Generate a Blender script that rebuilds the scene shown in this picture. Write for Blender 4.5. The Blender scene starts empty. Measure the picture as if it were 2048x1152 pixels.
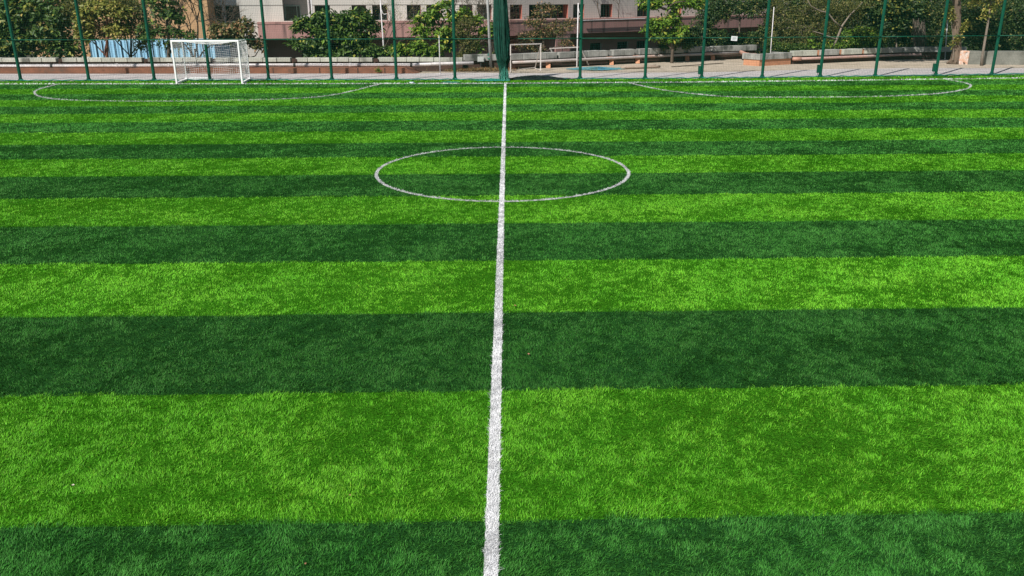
import bpy, math, random
import numpy as np
from mathutils import Vector, Matrix

random.seed(7)
rng = np.random.default_rng(7)
scene = bpy.context.scene
COL = scene.collection
SX = 2048.0

# ------------------------------------------------------------------ camera
H = 3.85
FPX, PITCH, ROLL = 1646.4, 0.33635, -0.00245
R0 = np.array([1.0, 0, 0]); U0 = np.array([0, math.sin(PITCH), math.cos(PITCH)])
FW = np.array([0, math.cos(PITCH), -math.sin(PITCH)])
RR = R0 * math.cos(ROLL) + U0 * math.sin(ROLL)
UU = -R0 * math.sin(ROLL) + U0 * math.cos(ROLL)
cam_d = bpy.data.cameras.new('camera'); cam = bpy.data.objects.new('camera', cam_d); COL.objects.link(cam)
M = Matrix(((RR[0], UU[0], -FW[0], 0), (RR[1], UU[1], -FW[1], 0), (RR[2], UU[2], -FW[2], H), (0, 0, 0, 1)))
cam.matrix_world = M
cam_d.sensor_width = 36; cam_d.lens = 36 * FPX / SX; cam_d.clip_start = 0.1; cam_d.clip_end = 2000
scene.camera = cam

# ------------------------------------------------------------------ light
SUN_EL, SUN_AZ = math.radians(46), math.atan2(-0.62, -0.785)
w = bpy.data.worlds.new('World'); scene.world = w; w.use_nodes = True
nt = w.node_tree; bg = nt.nodes['Background']
sky = nt.nodes.new('ShaderNodeTexSky'); sky.sky_type = 'NISHITA'; sky.sun_disc = False
sky.sun_elevation = SUN_EL; sky.sun_rotation = SUN_AZ
nt.links.new(sky.outputs['Color'], bg.inputs['Color']); bg.inputs['Strength'].default_value = 0.05
sd = bpy.data.lights.new('sun', 'SUN'); sd.energy = 5.0; sd.angle = math.radians(0.5); sd.color = (1.0, 0.96, 0.9)
so = bpy.data.objects.new('sun', sd); COL.objects.link(so)
sdir = Vector((math.sin(SUN_AZ) * math.cos(SUN_EL), math.cos(SUN_AZ) * math.cos(SUN_EL), math.sin(SUN_EL)))
so.rotation_euler = sdir.to_track_quat('Z', 'Y').to_euler(); so.location = (-30, -30, 40)
scene.view_settings.view_transform = 'Standard'; scene.view_settings.look = 'None'
scene.view_settings.gamma = 1.0; scene.view_settings.exposure = 0.30
scene.render.engine = 'CYCLES'
scene.cycles.max_bounces = 5; scene.cycles.diffuse_bounces = 3; scene.cycles.transparent_max_bounces = 8


# ------------------------------------------------------------------ photo measurements -> metres
def ray(x, y):
    return (x - 1024) / FPX * RR + (576 - y) / FPX * UU + FW


def G(x, y, z=0.0):                       # point on the ground (height z)
    d = ray(x, y); t = (z - H) / d[2]
    return np.array([d[0] * t, d[1] * t, z])


def W(x, y, Y):                           # point at distance Y
    d = ray(x, y); t = Y / d[1]
    return np.array([d[0] * t, Y, H + d[2] * t])


def pxm(Y):
    return FPX / (Y * math.cos(PITCH))


# ------------------------------------------------------------------ materials
def new_mat(name):
    m = bpy.data.materials.new(name); m.use_nodes = True
    return m, m.node_tree.nodes, m.node_tree.links, m.node_tree.nodes['Principled BSDF']


def mat(name, c1, c2=None, scale=3.0, rough=0.7, bump=0.0, bscale=None, island=0.0, stain=None, metallic=0.0,
        spec=0.4, stretch=(1, 1, 1), detail=6):
    m, N, Lk, B = new_mat(name)
    B.inputs['Roughness'].default_value = rough; B.inputs['Metallic'].default_value = metallic
    B.inputs['Specular IOR Level'].default_value = spec
    if c2 is None:
        c2 = tuple(c * 0.75 for c in c1)
    tc = N.new('ShaderNodeTexCoord'); mp = N.new('ShaderNodeMapping'); mp.inputs['Scale'].default_value = stretch
    Lk.new(tc.outputs['Object'], mp.inputs['Vector'])
    nz = N.new('ShaderNodeTexNoise'); nz.inputs['Scale'].default_value = scale; nz.inputs['Detail'].default_value = detail
    nz.inputs['Roughness'].default_value = 0.65
    Lk.new(mp.outputs['Vector'], nz.inputs['Vector'])
    r = N.new('ShaderNodeValToRGB'); r.color_ramp.elements[0].position = 0.35; r.color_ramp.elements[1].position = 0.65
    r.color_ramp.elements[0].color = (*c2, 1); r.color_ramp.elements[1].color = (*c1, 1)
    Lk.new(nz.outputs['Fac'], r.inputs['Fac']); out = r.outputs['Color']
    if stain:
        mp2 = N.new('ShaderNodeMapping'); mp2.inputs['Scale'].default_value = stain[2]
        Lk.new(tc.outputs['Object'], mp2.inputs['Vector'])
        n2 = N.new('ShaderNodeTexNoise'); n2.inputs['Scale'].default_value = stain[1]; n2.inputs['Detail'].default_value = 5
        Lk.new(mp2.outputs['Vector'], n2.inputs['Vector'])
        r2 = N.new('ShaderNodeValToRGB'); r2.color_ramp.elements[0].position = stain[3]; r2.color_ramp.elements[1].position = stain[3] + 0.14
        r2.color_ramp.elements[0].color = (0, 0, 0, 1); r2.color_ramp.elements[1].color = (1, 1, 1, 1)
        Lk.new(n2.outputs['Fac'], r2.inputs['Fac'])
        mx = N.new('ShaderNodeMix'); mx.data_type = 'RGBA'; mx.inputs['B'].default_value = (*stain[0], 1)
        Lk.new(r2.outputs['Color'], mx.inputs['Factor']); Lk.new(out, mx.inputs['A']); out = mx.outputs['Result']
    if island:
        g = N.new('ShaderNodeNewGeometry'); mr = N.new('ShaderNodeMapRange')
        mr.inputs['To Min'].default_value = 1 - island; mr.inputs['To Max'].default_value = 1 + island * 0.6
        Lk.new(g.outputs['Random Per Island'], mr.inputs['Value'])
        mx = N.new('ShaderNodeMix'); mx.data_type = 'RGBA'; mx.blend_type = 'MULTIPLY'; mx.inputs['Factor'].default_value = 1
        Lk.new(out, mx.inputs['A']); Lk.new(mr.outputs['Result'], mx.inputs['B']); out = mx.outputs['Result']
    Lk.new(out, B.inputs['Base Color'])
    if bump:
        n3 = N.new('ShaderNodeTexNoise'); n3.inputs['Scale'].default_value = bscale or scale * 6; n3.inputs['Detail'].default_value = 4
        Lk.new(mp.outputs['Vector'], n3.inputs['Vector'])
        b = N.new('ShaderNodeBump'); b.inputs['Strength'].default_value = 0.6; b.inputs['Distance'].default_value = bump
        Lk.new(n3.outputs['Fac'], b.inputs['Height']); Lk.new(b.outputs['Normal'], B.inputs['Normal'])
    return m


def leaf_mat(name, dark, light, accent=None, acc=0.06, trans=0.28, rough=0.45):
    m, N, Lk, B = new_mat(name)
    g = N.new('ShaderNodeNewGeometry'); r = N.new('ShaderNodeValToRGB')
    r.color_ramp.elements[0].color = (*dark, 1); r.color_ramp.elements[1].color = (*light, 1)
    r.color_ramp.elements[1].position = 1 - acc - 0.02
    if accent:
        e = r.color_ramp.elements.new(1 - acc); e.color = (*accent, 1)
    Lk.new(g.outputs['Random Per Island'], r.inputs['Fac'])
    Lk.new(r.outputs['Color'], B.inputs['Base Color']); B.inputs['Roughness'].default_value = rough
    B.inputs['Specular IOR Level'].default_value = 0.25
    t = N.new('ShaderNodeBsdfTranslucent'); mx = N.new('ShaderNodeMixShader'); mx.inputs['Fac'].default_value = trans
    Lk.new(r.outputs['Color'], t.inputs['Color']); Lk.new(B.outputs['BSDF'], mx.inputs[1]); Lk.new(t.outputs['BSDF'], mx.inputs[2])
    Lk.new(mx.outputs['Shader'], N['Material Output'].inputs['Surface'])
    return m


# ------------------------------------------------------------------ mesh helpers
class MB:
    def __init__(s):
        s.v = []; s.f = []; s.n = 0; s.smooth = False

    def add(s, verts, faces):
        s.v += [tuple(map(float, p)) for p in verts]
        s.f += [tuple(i + s.n for i in f) for f in faces]; s.n = len(s.v)

    def box(s, lo, hi):
        x0, y0, z0 = lo; x1, y1, z1 = hi
        s.add([(x0, y0, z0), (x1, y0, z0), (x1, y1, z0), (x0, y1, z0), (x0, y0, z1), (x1, y0, z1), (x1, y1, z1), (x0, y1, z1)],
              [(0, 3, 2, 1), (4, 5, 6, 7), (0, 1, 5, 4), (1, 2, 6, 5), (2, 3, 7, 6), (3, 0, 4, 7)])

    def slab(s, p0, p1, t, z0, z1, back=None):      # vertical wall slab from p0 to p1 (front face), thickness t away from the viewer
        p0 = np.array(p0[:2], float); p1 = np.array(p1[:2], float); d = (p1 - p0) / np.linalg.norm(p1 - p0)
        n = np.array([-d[1], d[0]])
        a, b, c, e = p0, p1, p1 + n * t, p0 + n * t
        s.add([(*a, z0), (*b, z0), (*c, z0), (*e, z0), (*a, z1), (*b, z1), (*c, z1), (*e, z1)],
              [(0, 3, 2, 1), (4, 5, 6, 7), (0, 1, 5, 4), (1, 2, 6, 5), (2, 3, 7, 6), (3, 0, 4, 7)])

    def bar(s, p0, p1, wd, ht=None):
        ht = ht or wd; p0 = np.array(p0, float); p1 = np.array(p1, float); d = p1 - p0; d /= np.linalg.norm(d)
        up = np.array([0, 0, 1.0]) if abs(d[2]) < 0.95 else np.array([0, 1.0, 0])
        a = np.cross(d, up); a /= np.linalg.norm(a); b = np.cross(a, d)
        a = a * wd / 2; b = b * ht / 2
        vs = [p + i * a + j * b for p in (p0, p1) for i, j in ((-1, -1), (1, -1), (1, 1), (-1, 1))]
        s.add(vs, [(0, 1, 2, 3), (7, 6, 5, 4), (0, 4, 5, 1), (1, 5, 6, 2), (2, 6, 7, 3), (3, 7, 4, 0)])

    def tube(s, pts, rad, n=8, cap=True):
        pts = [np.array(p, float) for p in pts]
        if not hasattr(rad, '__len__'):
            rad = [rad] * len(pts)
        rings = []; prev = None
        for i, p in enumerate(pts):
            d = pts[min(i + 1, len(pts) - 1)] - pts[max(i - 1, 0)]; d /= (np.linalg.norm(d) + 1e-9)
            if prev is None:
                up = np.array([0, 0, 1.0]) if abs(d[2]) < 0.9 else np.array([1.0, 0, 0])
                a = np.cross(d, up)
            else:
                a = prev - d * (prev @ d)
            a /= (np.linalg.norm(a) + 1e-9); prev = a; b = np.cross(d, a)
            rings.append([p + rad[i] * (math.cos(t) * a + math.sin(t) * b) for t in np.linspace(0, 2 * math.pi, n, endpoint=False)])
        vs = [q for r in rings for q in r]; fs = []
        for i in range(len(pts) - 1):
            for k in range(n):
                fs.append((i * n + k, i * n + (k + 1) % n, (i + 1) * n + (k + 1) % n, (i + 1) * n + k))
        if cap:
            fs.append(tuple(range(n))[::-1]); fs.append(tuple((len(pts) - 1) * n + k for k in range(n)))
        s.add(vs, fs)


def tag(o, label=None, cat=None, group=None, kind=None):
    if label: o['label'] = label
    if cat: o['category'] = cat
    if group: o['group'] = group
    if kind: o['kind'] = kind
    return o


def link_mesh(name, me, m, parent=None, loc=None):
    o = bpy.data.objects.new(name, me); COL.objects.link(o)
    if m: me.materials.append(m)
    if parent is not None: o.parent = parent
    return o


def world_loc(o):
    v = Vector((0, 0, 0))
    while o is not None:
        v = v + o.location; o = o.parent
    return v


def obj(name, mb, m, parent=None, origin=None, smooth=False, bevel=0.0):
    """mesh given in world metres; stored relative to its parent thing (or to origin)"""
    base = world_loc(parent) if parent is not None else Vector(origin if origin is not None else (0, 0, 0))
    vs = [(a - base.x, b - base.y, c - base.z) for a, b, c in mb.v]
    me = bpy.data.meshes.new(name); me.from_pydata(vs, [], mb.f); me.update()
    if smooth:
        me.polygons.foreach_set('use_smooth', [True] * len(me.polygons))
    o = link_mesh(name, me, m, parent)
    if parent is None: o.location = base
    if bevel:
        b = o.modifiers.new('bevel', 'BEVEL'); b.width = bevel; b.segments = 2; b.limit_method = 'ANGLE'
    return o


def np_mesh(name, V, F, m, parent=None, origin=None, colors=None, smooth=False):
    """V (n,3) world, F (k,c) all of one size"""
    base = world_loc(parent) if parent is not None else Vector(origin if origin is not None else (0, 0, 0))
    V = np.ascontiguousarray(V - np.array(base)[None, :], dtype=np.float32)
    c = F.shape[1]; me = bpy.data.meshes.new(name)
    me.vertices.add(len(V)); me.vertices.foreach_set('co', V.ravel())
    me.loops.add(F.size); me.loops.foreach_set('vertex_index', F.astype(np.int32).ravel())
    me.polygons.add(len(F)); me.polygons.foreach_set('loop_start', np.arange(0, F.size, c, dtype=np.int32))
    if smooth:
        me.polygons.foreach_set('use_smooth', np.ones(len(F), dtype=bool))
    if colors is not None:
        a = me.color_attributes.new('fibre', 'FLOAT_COLOR', 'POINT')
        a.data.foreach_set('color', np.ascontiguousarray(colors, dtype=np.float32).ravel())
    me.update(); me.validate()
    o = link_mesh(name, me, m, parent)
    if parent is None: o.location = base
    return o


def thing(name, loc, label, cat, group=None):
    o = bpy.data.objects.new(name, None); COL.objects.link(o); o.location = Vector(loc); o.empty_display_size = 0.2
    return tag(o, label, cat, group)


# smooth value noise
_tab = np.random.default_rng(3).random((256, 256))


def vnoise(x, y, s, ox=0):
    x = np.asarray(x) / s + 1000 + ox * 37.3; y = np.asarray(y) / s + 1000 + ox * 17.7
    xi = np.floor(x).astype(int); yi = np.floor(y).astype(int); fx = x - xi; fy = y - yi
    fx = fx * fx * (3 - 2 * fx); fy = fy * fy * (3 - 2 * fy)
    g = lambda i, j: _tab[(xi + i) & 255, (yi + j) & 255]
    return (g(0, 0) * (1 - fx) + g(1, 0) * fx) * (1 - fy) + (g(0, 1) * (1 - fx) + g(1, 1) * fx) * fy - 0.5


def fbm(x, y, s, ox=0, o=3):
    t = 0; a = 1.0
    for k in range(o):
        t = t + a * vnoise(x, y, s / 2 ** k, ox + 5 * k); a *= 0.6
    return t


# ------------------------------------------------------------------ lines of the place
SC = H / 3.75
PHI = 0.0212890; STRIPE_OFF = 5.34586664 * SC; STRIPE_W = 2.21153543 * SC
CX0 = -0.133168 * SC; CTH = -0.003993
CC = (-0.209868 * SC, 18.9546 * SC); CR = 2.909 * SC
touch_px = [(-700, 168.8), (10, 168.6), (520, 168.2), (1000, 167.4), (1200, 166), (1400, 164.6), (1700, 161.4), (2040, 156.7), (2700, 146.5)]
TOUCH = [G(*p) for p in touch_px]
post_px = [(42, 162), (178, 161.8), (309, 161.6), (420, 161.2), (537.5, 160.8), (664, 160.5), (793, 160.3), (910, 160), (1012, 159.6),
           (1160, 158.4), (1290, 158), (1403, 157), (1524, 156), (1640, 154.3), (1750, 153), (1871, 151.4), (1983, 149.6)]
POSTS = [G(*p) for p in post_px]
FENCE = [POSTS[0] - (POSTS[3] - POSTS[0]) / 3 * 3] + POSTS + [POSTS[-1] + (POSTS[-1] - POSTS[-4]) / 3 * 3]


def catmull(P, n=10):
    P = [np.array(p[:2]) for p in P]; out = []
    for i in range(len(P) - 1):
        a = P[max(i - 1, 0)]; b = P[i]; c = P[i + 1]; d = P[min(i + 2, len(P) - 1)]
        for k in range(n):
            t = k / n
            out.append(0.5 * ((2 * b) + (-a + c) * t + (2 * a - 5 * b + 4 * c - d) * t * t + (-a + 3 * b - 3 * c + d) * t ** 3))
    out.append(P[-1]); return np.array(out)


arc_left = catmull([G(*p) for p in [(117, 168.6), (78, 179), (69, 187), (82, 194), (115, 199), (175, 201.6), (300, 203), (430, 201.8), (560, 198.6), (665, 190.5), (762, 168)]])
arc_right = catmull([G(*p) for p in [(1257, 165.8), (1330, 181), (1454, 193.8), (1574, 195), (1680, 194.6), (1774, 193), (1850, 189.5), (1899, 185), (1936, 177), (1936, 168), (1890, 158.8)]])
tt = np.linspace(0, 2 * math.pi, 161)
circle = np.stack([CC[0] + CR * np.cos(tt), CC[1] + 0.1 + 1.09 * CR * np.sin(tt)], 1)
touch = np.array([p[:2] for p in TOUCH])
cy0, cy1 = 2.5, G(1010, 167.5)[1]
centre = np.array([[CX0 + y * math.tan(CTH), y] for y in np.linspace(cy0, cy1, 60)])
MARKS = [('touchline', touch, 0.125), ('centre_line', centre, 0.105), ('centre_circle', circle, 0.074),
         ('penalty_arc', arc_left, 0.076), ('penalty_arc', arc_right, 0.08)]


def dist_poly(x, y, P, reach=0.4):
    d = np.full(x.shape, 9.0)
    for i in range(len(P) - 1):
        a, b = P[i], P[i + 1]
        sel = np.where((x > min(a[0], b[0]) - reach) & (x < max(a[0], b[0]) + reach) & (y > min(a[1], b[1]) - reach) & (y < max(a[1], b[1]) + reach))[0]
        if len(sel) == 0: continue
        px, py = x[sel] - a[0], y[sel] - a[1]; ab = b - a; t = np.clip((px * ab[0] + py * ab[1]) / (ab @ ab), 0, 1)
        dd = np.hypot(px - t * ab[0], py - t * ab[1]); d[sel] = np.minimum(d[sel], dd)
    return d


# ------------------------------------------------------------------ ground
WALL = [G(-900, 143), G(925, 142), G(1020, 139), G(1115, 134.5), G(1215, 129.3), G(1340, 122.9), G(1500, 116.8), G(1640, 126), G(1800, 119), G(1900, 118), G(1935, 126), G(2500, 132)]
wx = np.array([p[0] for p in WALL]); wy = np.array([p[1] for p in WALL])


def terrain(x, y):
    d = y - (np.interp(x, wx, wy) + 0.25)
    return -2.2 * np.clip(d / 0.6, 0, 1)


gx = np.concatenate([[-900, -300, -120, -60], np.arange(-40, 40.1, 0.5), [60, 120, 300, 900]])
gy = np.concatenate([[-300, -60, -10, 0, 20, 40], np.arange(44, 72, 0.25), [80, 100, 150, 300, 1200]])
X, Y = np.meshgrid(gx, gy); Z = terrain(X, Y) - 0.012
V = np.stack([X.ravel(), Y.ravel(), Z.ravel()], 1); nx = len(gx)
idx = np.arange(len(gx) * len(gy)).reshape(len(gy), nx)
F = np.stack([idx[:-1, :-1].ravel(), idx[:-1, 1:].ravel(), idx[1:, 1:].ravel(), idx[1:, :-1].ravel()], 1)
dirt = mat('sandy_dirt', (0.47, 0.40, 0.31), (0.31, 0.26, 0.20), scale=2.2, rough=0.95, bump=0.03, bscale=9, stain=((0.30, 0.25, 0.18), 0.5, (1, 2, 1), 0.55))
gobj = tag(np_mesh('ground', V, F, dirt), kind='structure')
gobj.data.materials.append(mat('planting_soil', (0.060, 0.050, 0.032), (0.022, 0.028, 0.014), scale=0.7, rough=1.0, bump=0.05))
cz = V[F].mean(1); gobj.data.polygons.foreach_set('material_index', (cz[:, 2] < -0.9).astype(np.int32)); gobj.data.update()


def strip_mesh(name, near, far, z, m):
    mb = MB(); n = len(near)
    mb.add([(p[0], p[1], z) for p in near] + [(p[0], p[1], z) for p in far], [(i, i + 1, n + i + 1, n + i) for i in range(n - 1)])
    return tag(obj(name, mb, m), kind='structure')


pave = mat('pale_concrete', (0.54, 0.50, 0.48), (0.44, 0.41, 0.40), scale=0.8, rough=0.9, bump=0.006, bscale=14, stain=((0.36, 0.34, 0.33), 0.35, (0.3, 2.5, 1), 0.56))
edge_px = [(-900, 147.4), (830, 147), (900, 145.6), (1090, 146), (1380, 145), (1500, 142.6), (1640, 138.5), (1800, 136), (2048, 136), (2700, 138)]
far_e = [G(*p) for p in edge_px]
fx = np.array([p[0] for p in FENCE]); fy = np.array([p[1] for p in FENCE])
# jittered boundary between concrete and dirt
bx = np.linspace(-45, 42, 240)
far_y = np.interp(bx, [p[0] for p in far_e], [p[1] for p in far_e])
far_y = np.where(bx > -4, far_y + 0.35 * fbm(bx, bx * 0, 2.0, 4), far_y)
near_y = np.interp(bx, fx, fy) + 0.05
strip_mesh('pavement', list(zip(bx, near_y)), list(zip(bx, far_y)), -0.004, pave)

# turf base sheet (sand and fibre backing) with the two stripe colours
LIGHT = np.array([0.148, 0.455, 0.026]); DARK = np.array([0.046, 0.190, 0.028])


def stripe_t(x, y):
    """1 on a light stripe, 0 on a dark one"""
    d = (-np.sin(PHI) * x + np.cos(PHI) * y - STRIPE_OFF) / STRIPE_W
    return (np.floor(d).astype(int) % 2 == 0)


turf_m, N, Lk, B = new_mat('turf_backing')
tc = N.new('ShaderNodeTexCoord'); sp = N.new('ShaderNodeSeparateXYZ'); Lk.new(tc.outputs['Object'], sp.inputs[0])


def mth(op, a, b=None):
    n = N.new('ShaderNodeMath'); n.operation = op
    for k, v in enumerate((a, b)):
        if v is None: continue
        if isinstance(v, (int, float)): n.inputs[k].default_value = v
        else: Lk.new(v, n.inputs[k])
    return n.outputs[0]


dd = mth('DIVIDE', mth('SUBTRACT', mth('ADD', mth('MULTIPLY', sp.outputs[0], -math.sin(PHI)), mth('MULTIPLY', sp.outputs[1], math.cos(PHI))), STRIPE_OFF), 2 * STRIPE_W)
fr = mth('LESS_THAN', mth('FRACT', mth('ADD', dd, 100.0)), 0.5)
mx = N.new('ShaderNodeMix'); mx.data_type = 'RGBA'; Lk.new(fr, mx.inputs['Factor'])
mx.inputs['A'].default_value = (0.012, 0.055, 0.012, 1); mx.inputs['B'].default_value = (0.026, 0.120, 0.006, 1)
gz = N.new('ShaderNodeTexNoise'); gz.inputs['Scale'].default_value = 38; gz.inputs['Detail'].default_value = 4; gz.inputs['Roughness'].default_value = 0.8
Lk.new(tc.outputs['Object'], gz.inputs['Vector'])
gr_ = N.new('ShaderNodeMapRange'); gr_.inputs['From Min'].default_value = 0.35; gr_.inputs['From Max'].default_value = 0.65; gr_.inputs['To Min'].default_value = 0.25; gr_.inputs['To Max'].default_value = 1.7
Lk.new(gz.outputs['Fac'], gr_.inputs['Value'])
mg = N.new('ShaderNodeMix'); mg.data_type = 'RGBA'; mg.blend_type = 'MULTIPLY'; mg.inputs['Factor'].default_value = 1
Lk.new(mx.outputs['Result'], mg.inputs['A']); Lk.new(gr_.outputs['Result'], mg.inputs['B'])
Lk.new(mg.outputs['Result'], B.inputs['Base Color']); B.inputs['Roughness'].default_value = 1.0; B.inputs['Specular IOR Level'].default_value = 0.0
tx = np.linspace(-48, 46, 120)
strip_mesh('turf', [(a, -6) for a in tx], list(zip(tx, np.interp(tx, fx, fy) - 0.02)), 0.0, turf_m)

# ------------------------------------------------------------------ grass fibres
fib_m, N, Lk, B = new_mat('turf_fibre')
at = N.new('ShaderNodeVertexColor'); at.layer_name = 'fibre'
Lk.new(at.outputs['Color'], B.inputs['Base Color']); B.inputs['Roughness'].default_value = 0.5
B.inputs['Specular IOR Level'].default_value = 0.12
tr = N.new('ShaderNodeBsdfTranslucent'); Lk.new(at.outputs['Color'], tr.inputs['Color'])
ms = N.new('ShaderNodeMixShader'); ms.inputs['Fac'].default_value = 0.3
Lk.new(B.outputs['BSDF'], ms.inputs[1]); Lk.new(tr.outputs['BSDF'], ms.inputs[2])
Lk.new(ms.outputs['Shader'], N['Material Output'].inputs['Surface'])


def lean(x, y):
    """pile direction: brushed patches of the carpet"""
    # rotated, drawn-out patches left by brushing and play
    u = x * 0.8 + y * 0.6; v = (-x * 0.6 + y * 0.8) * 1.6
    ax = 0.8 * fbm(u, v, 1.3, 1, 2) + 1.0 * fbm(x, y, 0.12, 2, 3) + 0.3 * fbm(x, y, 4.5, 7, 1)
    ay = 1.0 * fbm(u, v, 1.0, 3, 2) + 1.5 * fbm(x, y, 0.11, 9, 3) + 0.5 * fbm(x, y, 5.0, 8, 1)
    return ax, ay


def tuft_noise(x, y, ox):
    return vnoise(x, y, 0.04, ox) * 0.9 + vnoise(x, y, 0.08, ox + 1) * 0.6 + vnoise(x, y, 0.18, ox + 2) * 0.35 + vnoise(x, y, 0.45, ox + 3) * 0.18


def blades(x, y, col, hs=1.0, wide=1.0, spread=0.5, rough=0.75):
    """one tapering blade (two triangles with a kink) per point"""
    n = len(x); D = np.sqrt(x * x + y * y + H * H)
    wd = (0.0012 + 0.00031 * D) * wide * rng.uniform(0.7, 1.3, n)
    patch = tuft_noise(x, y, 11)
    ht = (0.021 + 0.00035 * D) * hs * rng.uniform(0.6, 1.25, n) * (1 + rough * patch)
    lx, ly = lean(x, y)
    ex = (lx + rng.normal(0, spread, n)) * ht; ey = (ly + rng.normal(0, spread, n)) * ht
    # the flat of a fibre faces the way it leans
    th = np.arctan2(ey, ex) + math.pi / 2 + rng.normal(0, 0.5, n); dx, dy = np.cos(th) * wd / 2, np.sin(th) * wd / 2
    z0 = np.zeros(n) + 0.001
    a = np.stack([x - dx, y - dy, z0], 1); b = np.stack([x + dx, y + dy, z0], 1)
    mx_, my_ = x + ex * 0.35, y + ey * 0.35
    c = np.stack([mx_ + dx * 0.9, my_ + dy * 0.9, ht * 0.6], 1)
    e = np.stack([mx_ - dx * 0.9, my_ - dy * 0.9, ht * 0.6], 1)
    t = np.stack([x + ex, y + ey, ht * (1.0 - 0.15 * np.minimum(1, np.hypot(ex, ey) / ht))], 1)
    V = np.stack([a, b, c, e, t], 1).reshape(-1, 3); k = np.arange(n)[:, None] * 5
    Fq = np.concatenate([k + np.array([[0, 1, 2]]), k + np.array([[0, 2, 3]]), k + np.array([[3, 2, 4]])], 0)
    C = np.repeat(np.concatenate([col, np.ones((n, 1))], 1), 5, 0)
    return V, Fq, C


def density(D, y):
    wd = 0.0012 + 0.00031 * D; ht = 0.030 + 0.0003 * D
    cot = np.maximum(y, 1) / H
    return 2.3 / (wd * ht * 0.8 * (0.5 + cot))


xs, ys = [], []
yy = 2.8
while yy < 46:
    step = 0.25 + yy * 0.03
    half = (1024 / FPX) * math.hypot(yy, H) * 1.04 + 3.6
    n = int(density(math.hypot(yy, H), yy) * step * 2 * half)
    xs.append(rng.uniform(-half, half, n)); ys.append(rng.uniform(yy, yy + step, n)); yy += step
x = np.concatenate(xs); y = np.concatenate(ys)
keep = y < np.interp(x, fx, fy) - 0.04
x, y = x[keep], y[keep]
dmark = np.full(x.shape, 9.0)
for nm, P, wd in MARKS:
    d_ = dist_poly(x, y, P); dmark = np.where(d_ < wd / 2, 0, dmark)
wear = np.ones(len(x))
for tr_px in ([(1138, 172), (1150, 200), (1164, 235), (1184, 285), (1196, 318)], [(1168, 172), (1176, 205), (1188, 240)], [(560, 205), (900, 260), (1300, 330)], [(1700, 300), (1500, 420), (1180, 640)]):
    d_ = dist_poly(x, y, catmull([G(*p) for p in tr_px]), 0.2); wear = np.where(d_ < 0.05 + 0.03 * fbm(x, y, 0.3, 61), 0.62, wear)
keep = (dmark > 1) & (rng.random(len(x)) < (0.88 + 0.7 * tuft_noise(x, y, 41) + 0.35 * fbm(x * 0.8 + y * 0.6, (y * 0.8 - x * 0.6) * 1.8, 1.1, 71, 3)) * wear)
x, y = x[keep], y[keep]
n = len(x)
t = stripe_t(x, y + rng.normal(0, 0.02, n) + 0.07 * fbm(x, y, 0.5, 51, 3) + 0.08 * fbm(x, y, 5.0, 53, 2))
col = np.where(t[:, None], LIGHT[None, :], DARK[None, :])
v1 = rng.uniform(0.3, 1.5, n)[:, None]
# stripe tones carry painted brightness, mostly grazing sheen on the far dark stripes
STRIPE_SHEEN = {-1: 1.32, 0: 1.0, 1: 0.92, 2: 1.12, 3: 1.12, 4: 1.0, 5: 1.08, 6: 1.0, 7: 1.35, 8: 0.98, 9: 1.5, 10: 0.98, 11: 1.6, 12: 0.98, 13: 1.6, 14: 0.98, 15: 1.6, 16: 0.98}
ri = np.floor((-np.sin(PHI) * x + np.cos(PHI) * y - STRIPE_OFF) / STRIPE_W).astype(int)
v1 = v1 * np.array([STRIPE_SHEEN.get(k, 1.2) for k in range(-3, 22)])[np.clip(ri + 3, 0, 24)][:, None]
hue = np.clip(fbm(x, y, 0.8, 21, 3) * 1.2 + rng.normal(0, 0.35, n), -1, 1)[:, None]
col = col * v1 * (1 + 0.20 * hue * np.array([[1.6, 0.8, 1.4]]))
# a few straw-brown thatch fibres, as in real carpet
br = rng.random(n) < 0.02
col[br] = col[br] * np.array([1.3, 0.8, 1.0])
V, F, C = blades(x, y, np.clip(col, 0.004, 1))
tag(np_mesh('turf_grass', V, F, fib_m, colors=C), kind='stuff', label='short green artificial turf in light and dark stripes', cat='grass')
print('blades', n)
del V, F, C, xs, ys

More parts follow.
